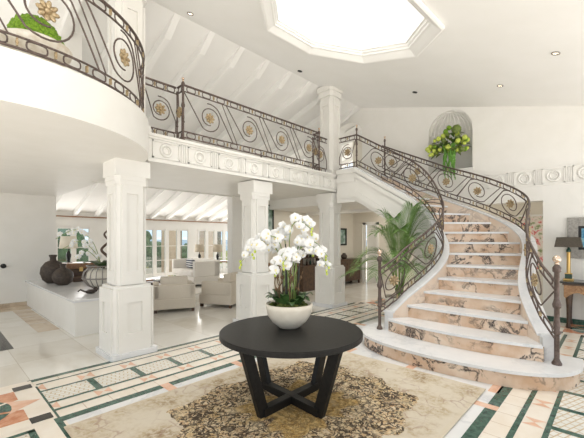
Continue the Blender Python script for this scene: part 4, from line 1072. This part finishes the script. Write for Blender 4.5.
bush(10.8, 24, 1.1, 1.6, 'round green shrub far out on the lawn by the palm trunk'); bush(15, 26, 1.4, 1.3, 'low green shrub on the lawn facing the sea')
for x_, y_, l_ in ((11.6, 21.5, 'slender palm trunk on the lawn seen through the middle doors'), (15.8, 23, 'slender palm trunk on the lawn seen past the beige lamps')):
    t = thing('palm_tree', (x_, y_, -.12), l_, 'tree', 'palms on the lawn'); MB().tube([(0, 0, 0), (.1, 0, 2.5), (.25, 0, 6)], [.22, .17, .15], 10).build('trunk', BARK, t)
    for k in range(9):
        mb = MB(); a = k * .7; leaf(mb, (.25, 0, 6), a, 2.2, .28, .8, 1.6); mb.build('frond', PALMG, t)
for x_, l_ in ((8.15, 'first'), (10.25, 'second')):
    p_ = MB(); p_.box(x_ - .3, 15.6, -.02, x_ + .3, 16.2, 3.0); struct(p_.build('pillar_terrace', STUCCO))

# ------------------------------------------------------------------ light, world, camera
w = bpy.data.worlds.new('sky'); SC.world = w; w.use_nodes = True; nt = w.node_tree; nt.nodes.clear()
out = nt.nodes.new('ShaderNodeOutputWorld'); bg = nt.nodes.new('ShaderNodeBackground'); tc = nt.nodes.new('ShaderNodeTexCoord'); sp = nt.nodes.new('ShaderNodeSeparateXYZ'); rp = nt.nodes.new('ShaderNodeValToRGB')
mr = nt.nodes.new('ShaderNodeMapRange'); mr.inputs[1].default_value = -1
nt.links.new(tc.outputs['Generated'], sp.inputs[0]); nt.links.new(sp.outputs[2], mr.inputs[0]); nt.links.new(mr.outputs[0], rp.inputs[0]); nt.links.new(rp.outputs[0], bg.inputs[0]); nt.links.new(bg.outputs[0], out.inputs[0])
cr = rp.color_ramp; cr.elements[0].position = .47; cr.elements[0].color = (1.0, .95, .87, 1); cr.elements[0].position = .36; cr.elements[1].position = .70; cr.elements[1].color = (.40, .39, .37, 1)
for p_, c_ in ((.44, (.66, .62, .57, 1)), (.497, (.50, .48, .44, 1)), (.503, (.33, .40, .47, 1)), (.55, (.36, .41, .45, 1))): cr.elements.new(p_).color = c_
bg.inputs[1].default_value = 3.4
def area(name, loc, rot, sx, sy, power, col=(1, 1, 1), shape='RECTANGLE'):
    l = bpy.data.lights.new(name, 'AREA'); l.energy = power; l.size = sx; l.size_y = sy; l.shape = shape; l.color = col
    o = bpy.data.objects.new(name, l); COL.objects.link(o); o.location = loc; o.rotation_euler = rot; return o
area('skylight_daylight', (OC[0], OC[1], 6.3), (0, 0, 0), 1.8, 1.8, 45, (1, .985, .95), 'DISK').data.spread = math.radians(95)
area('hall_fill', (9.8, 4.5, 2.68), (0, 0, 0), 2.2, 3.5, 45, (1, .93, .82))  # added fill light that brightens the hall beyond, no fitting modelled
area('landing_fill', (7.6, 6.2, 2.42), (0, 0, 0), 1.2, 1.0, 14, (1, .93, .82))  # added fill under the landing and gallery slab, not a real fixture
for a, b in win_rects(): area('door_daylight', ((a + b) / 2, 13.46, 1.1), (-PI / 2, 0, 0), b - a, 1.9, 55, (1, .98, .95))
cam = bpy.data.cameras.new('camera'); co = bpy.data.objects.new('camera', cam); COL.objects.link(co)
co.location = (0, 0, EYE); co.rotation_euler = (PI / 2, 0, AC - PI / 2)
cam.sensor_width = 36; cam.lens = 345 / 584 * 36; cam.shift_y = 20 / 584; cam.clip_start = .05; cam.clip_end = 4000
SC.camera = co
vs_ = SC.view_settings; vs_.view_transform = 'Standard'; vs_.look = 'None'; vs_.gamma = 1; vs_.use_curve_mapping = False; vs_.exposure = -.16
SC.render.film_transparent = False
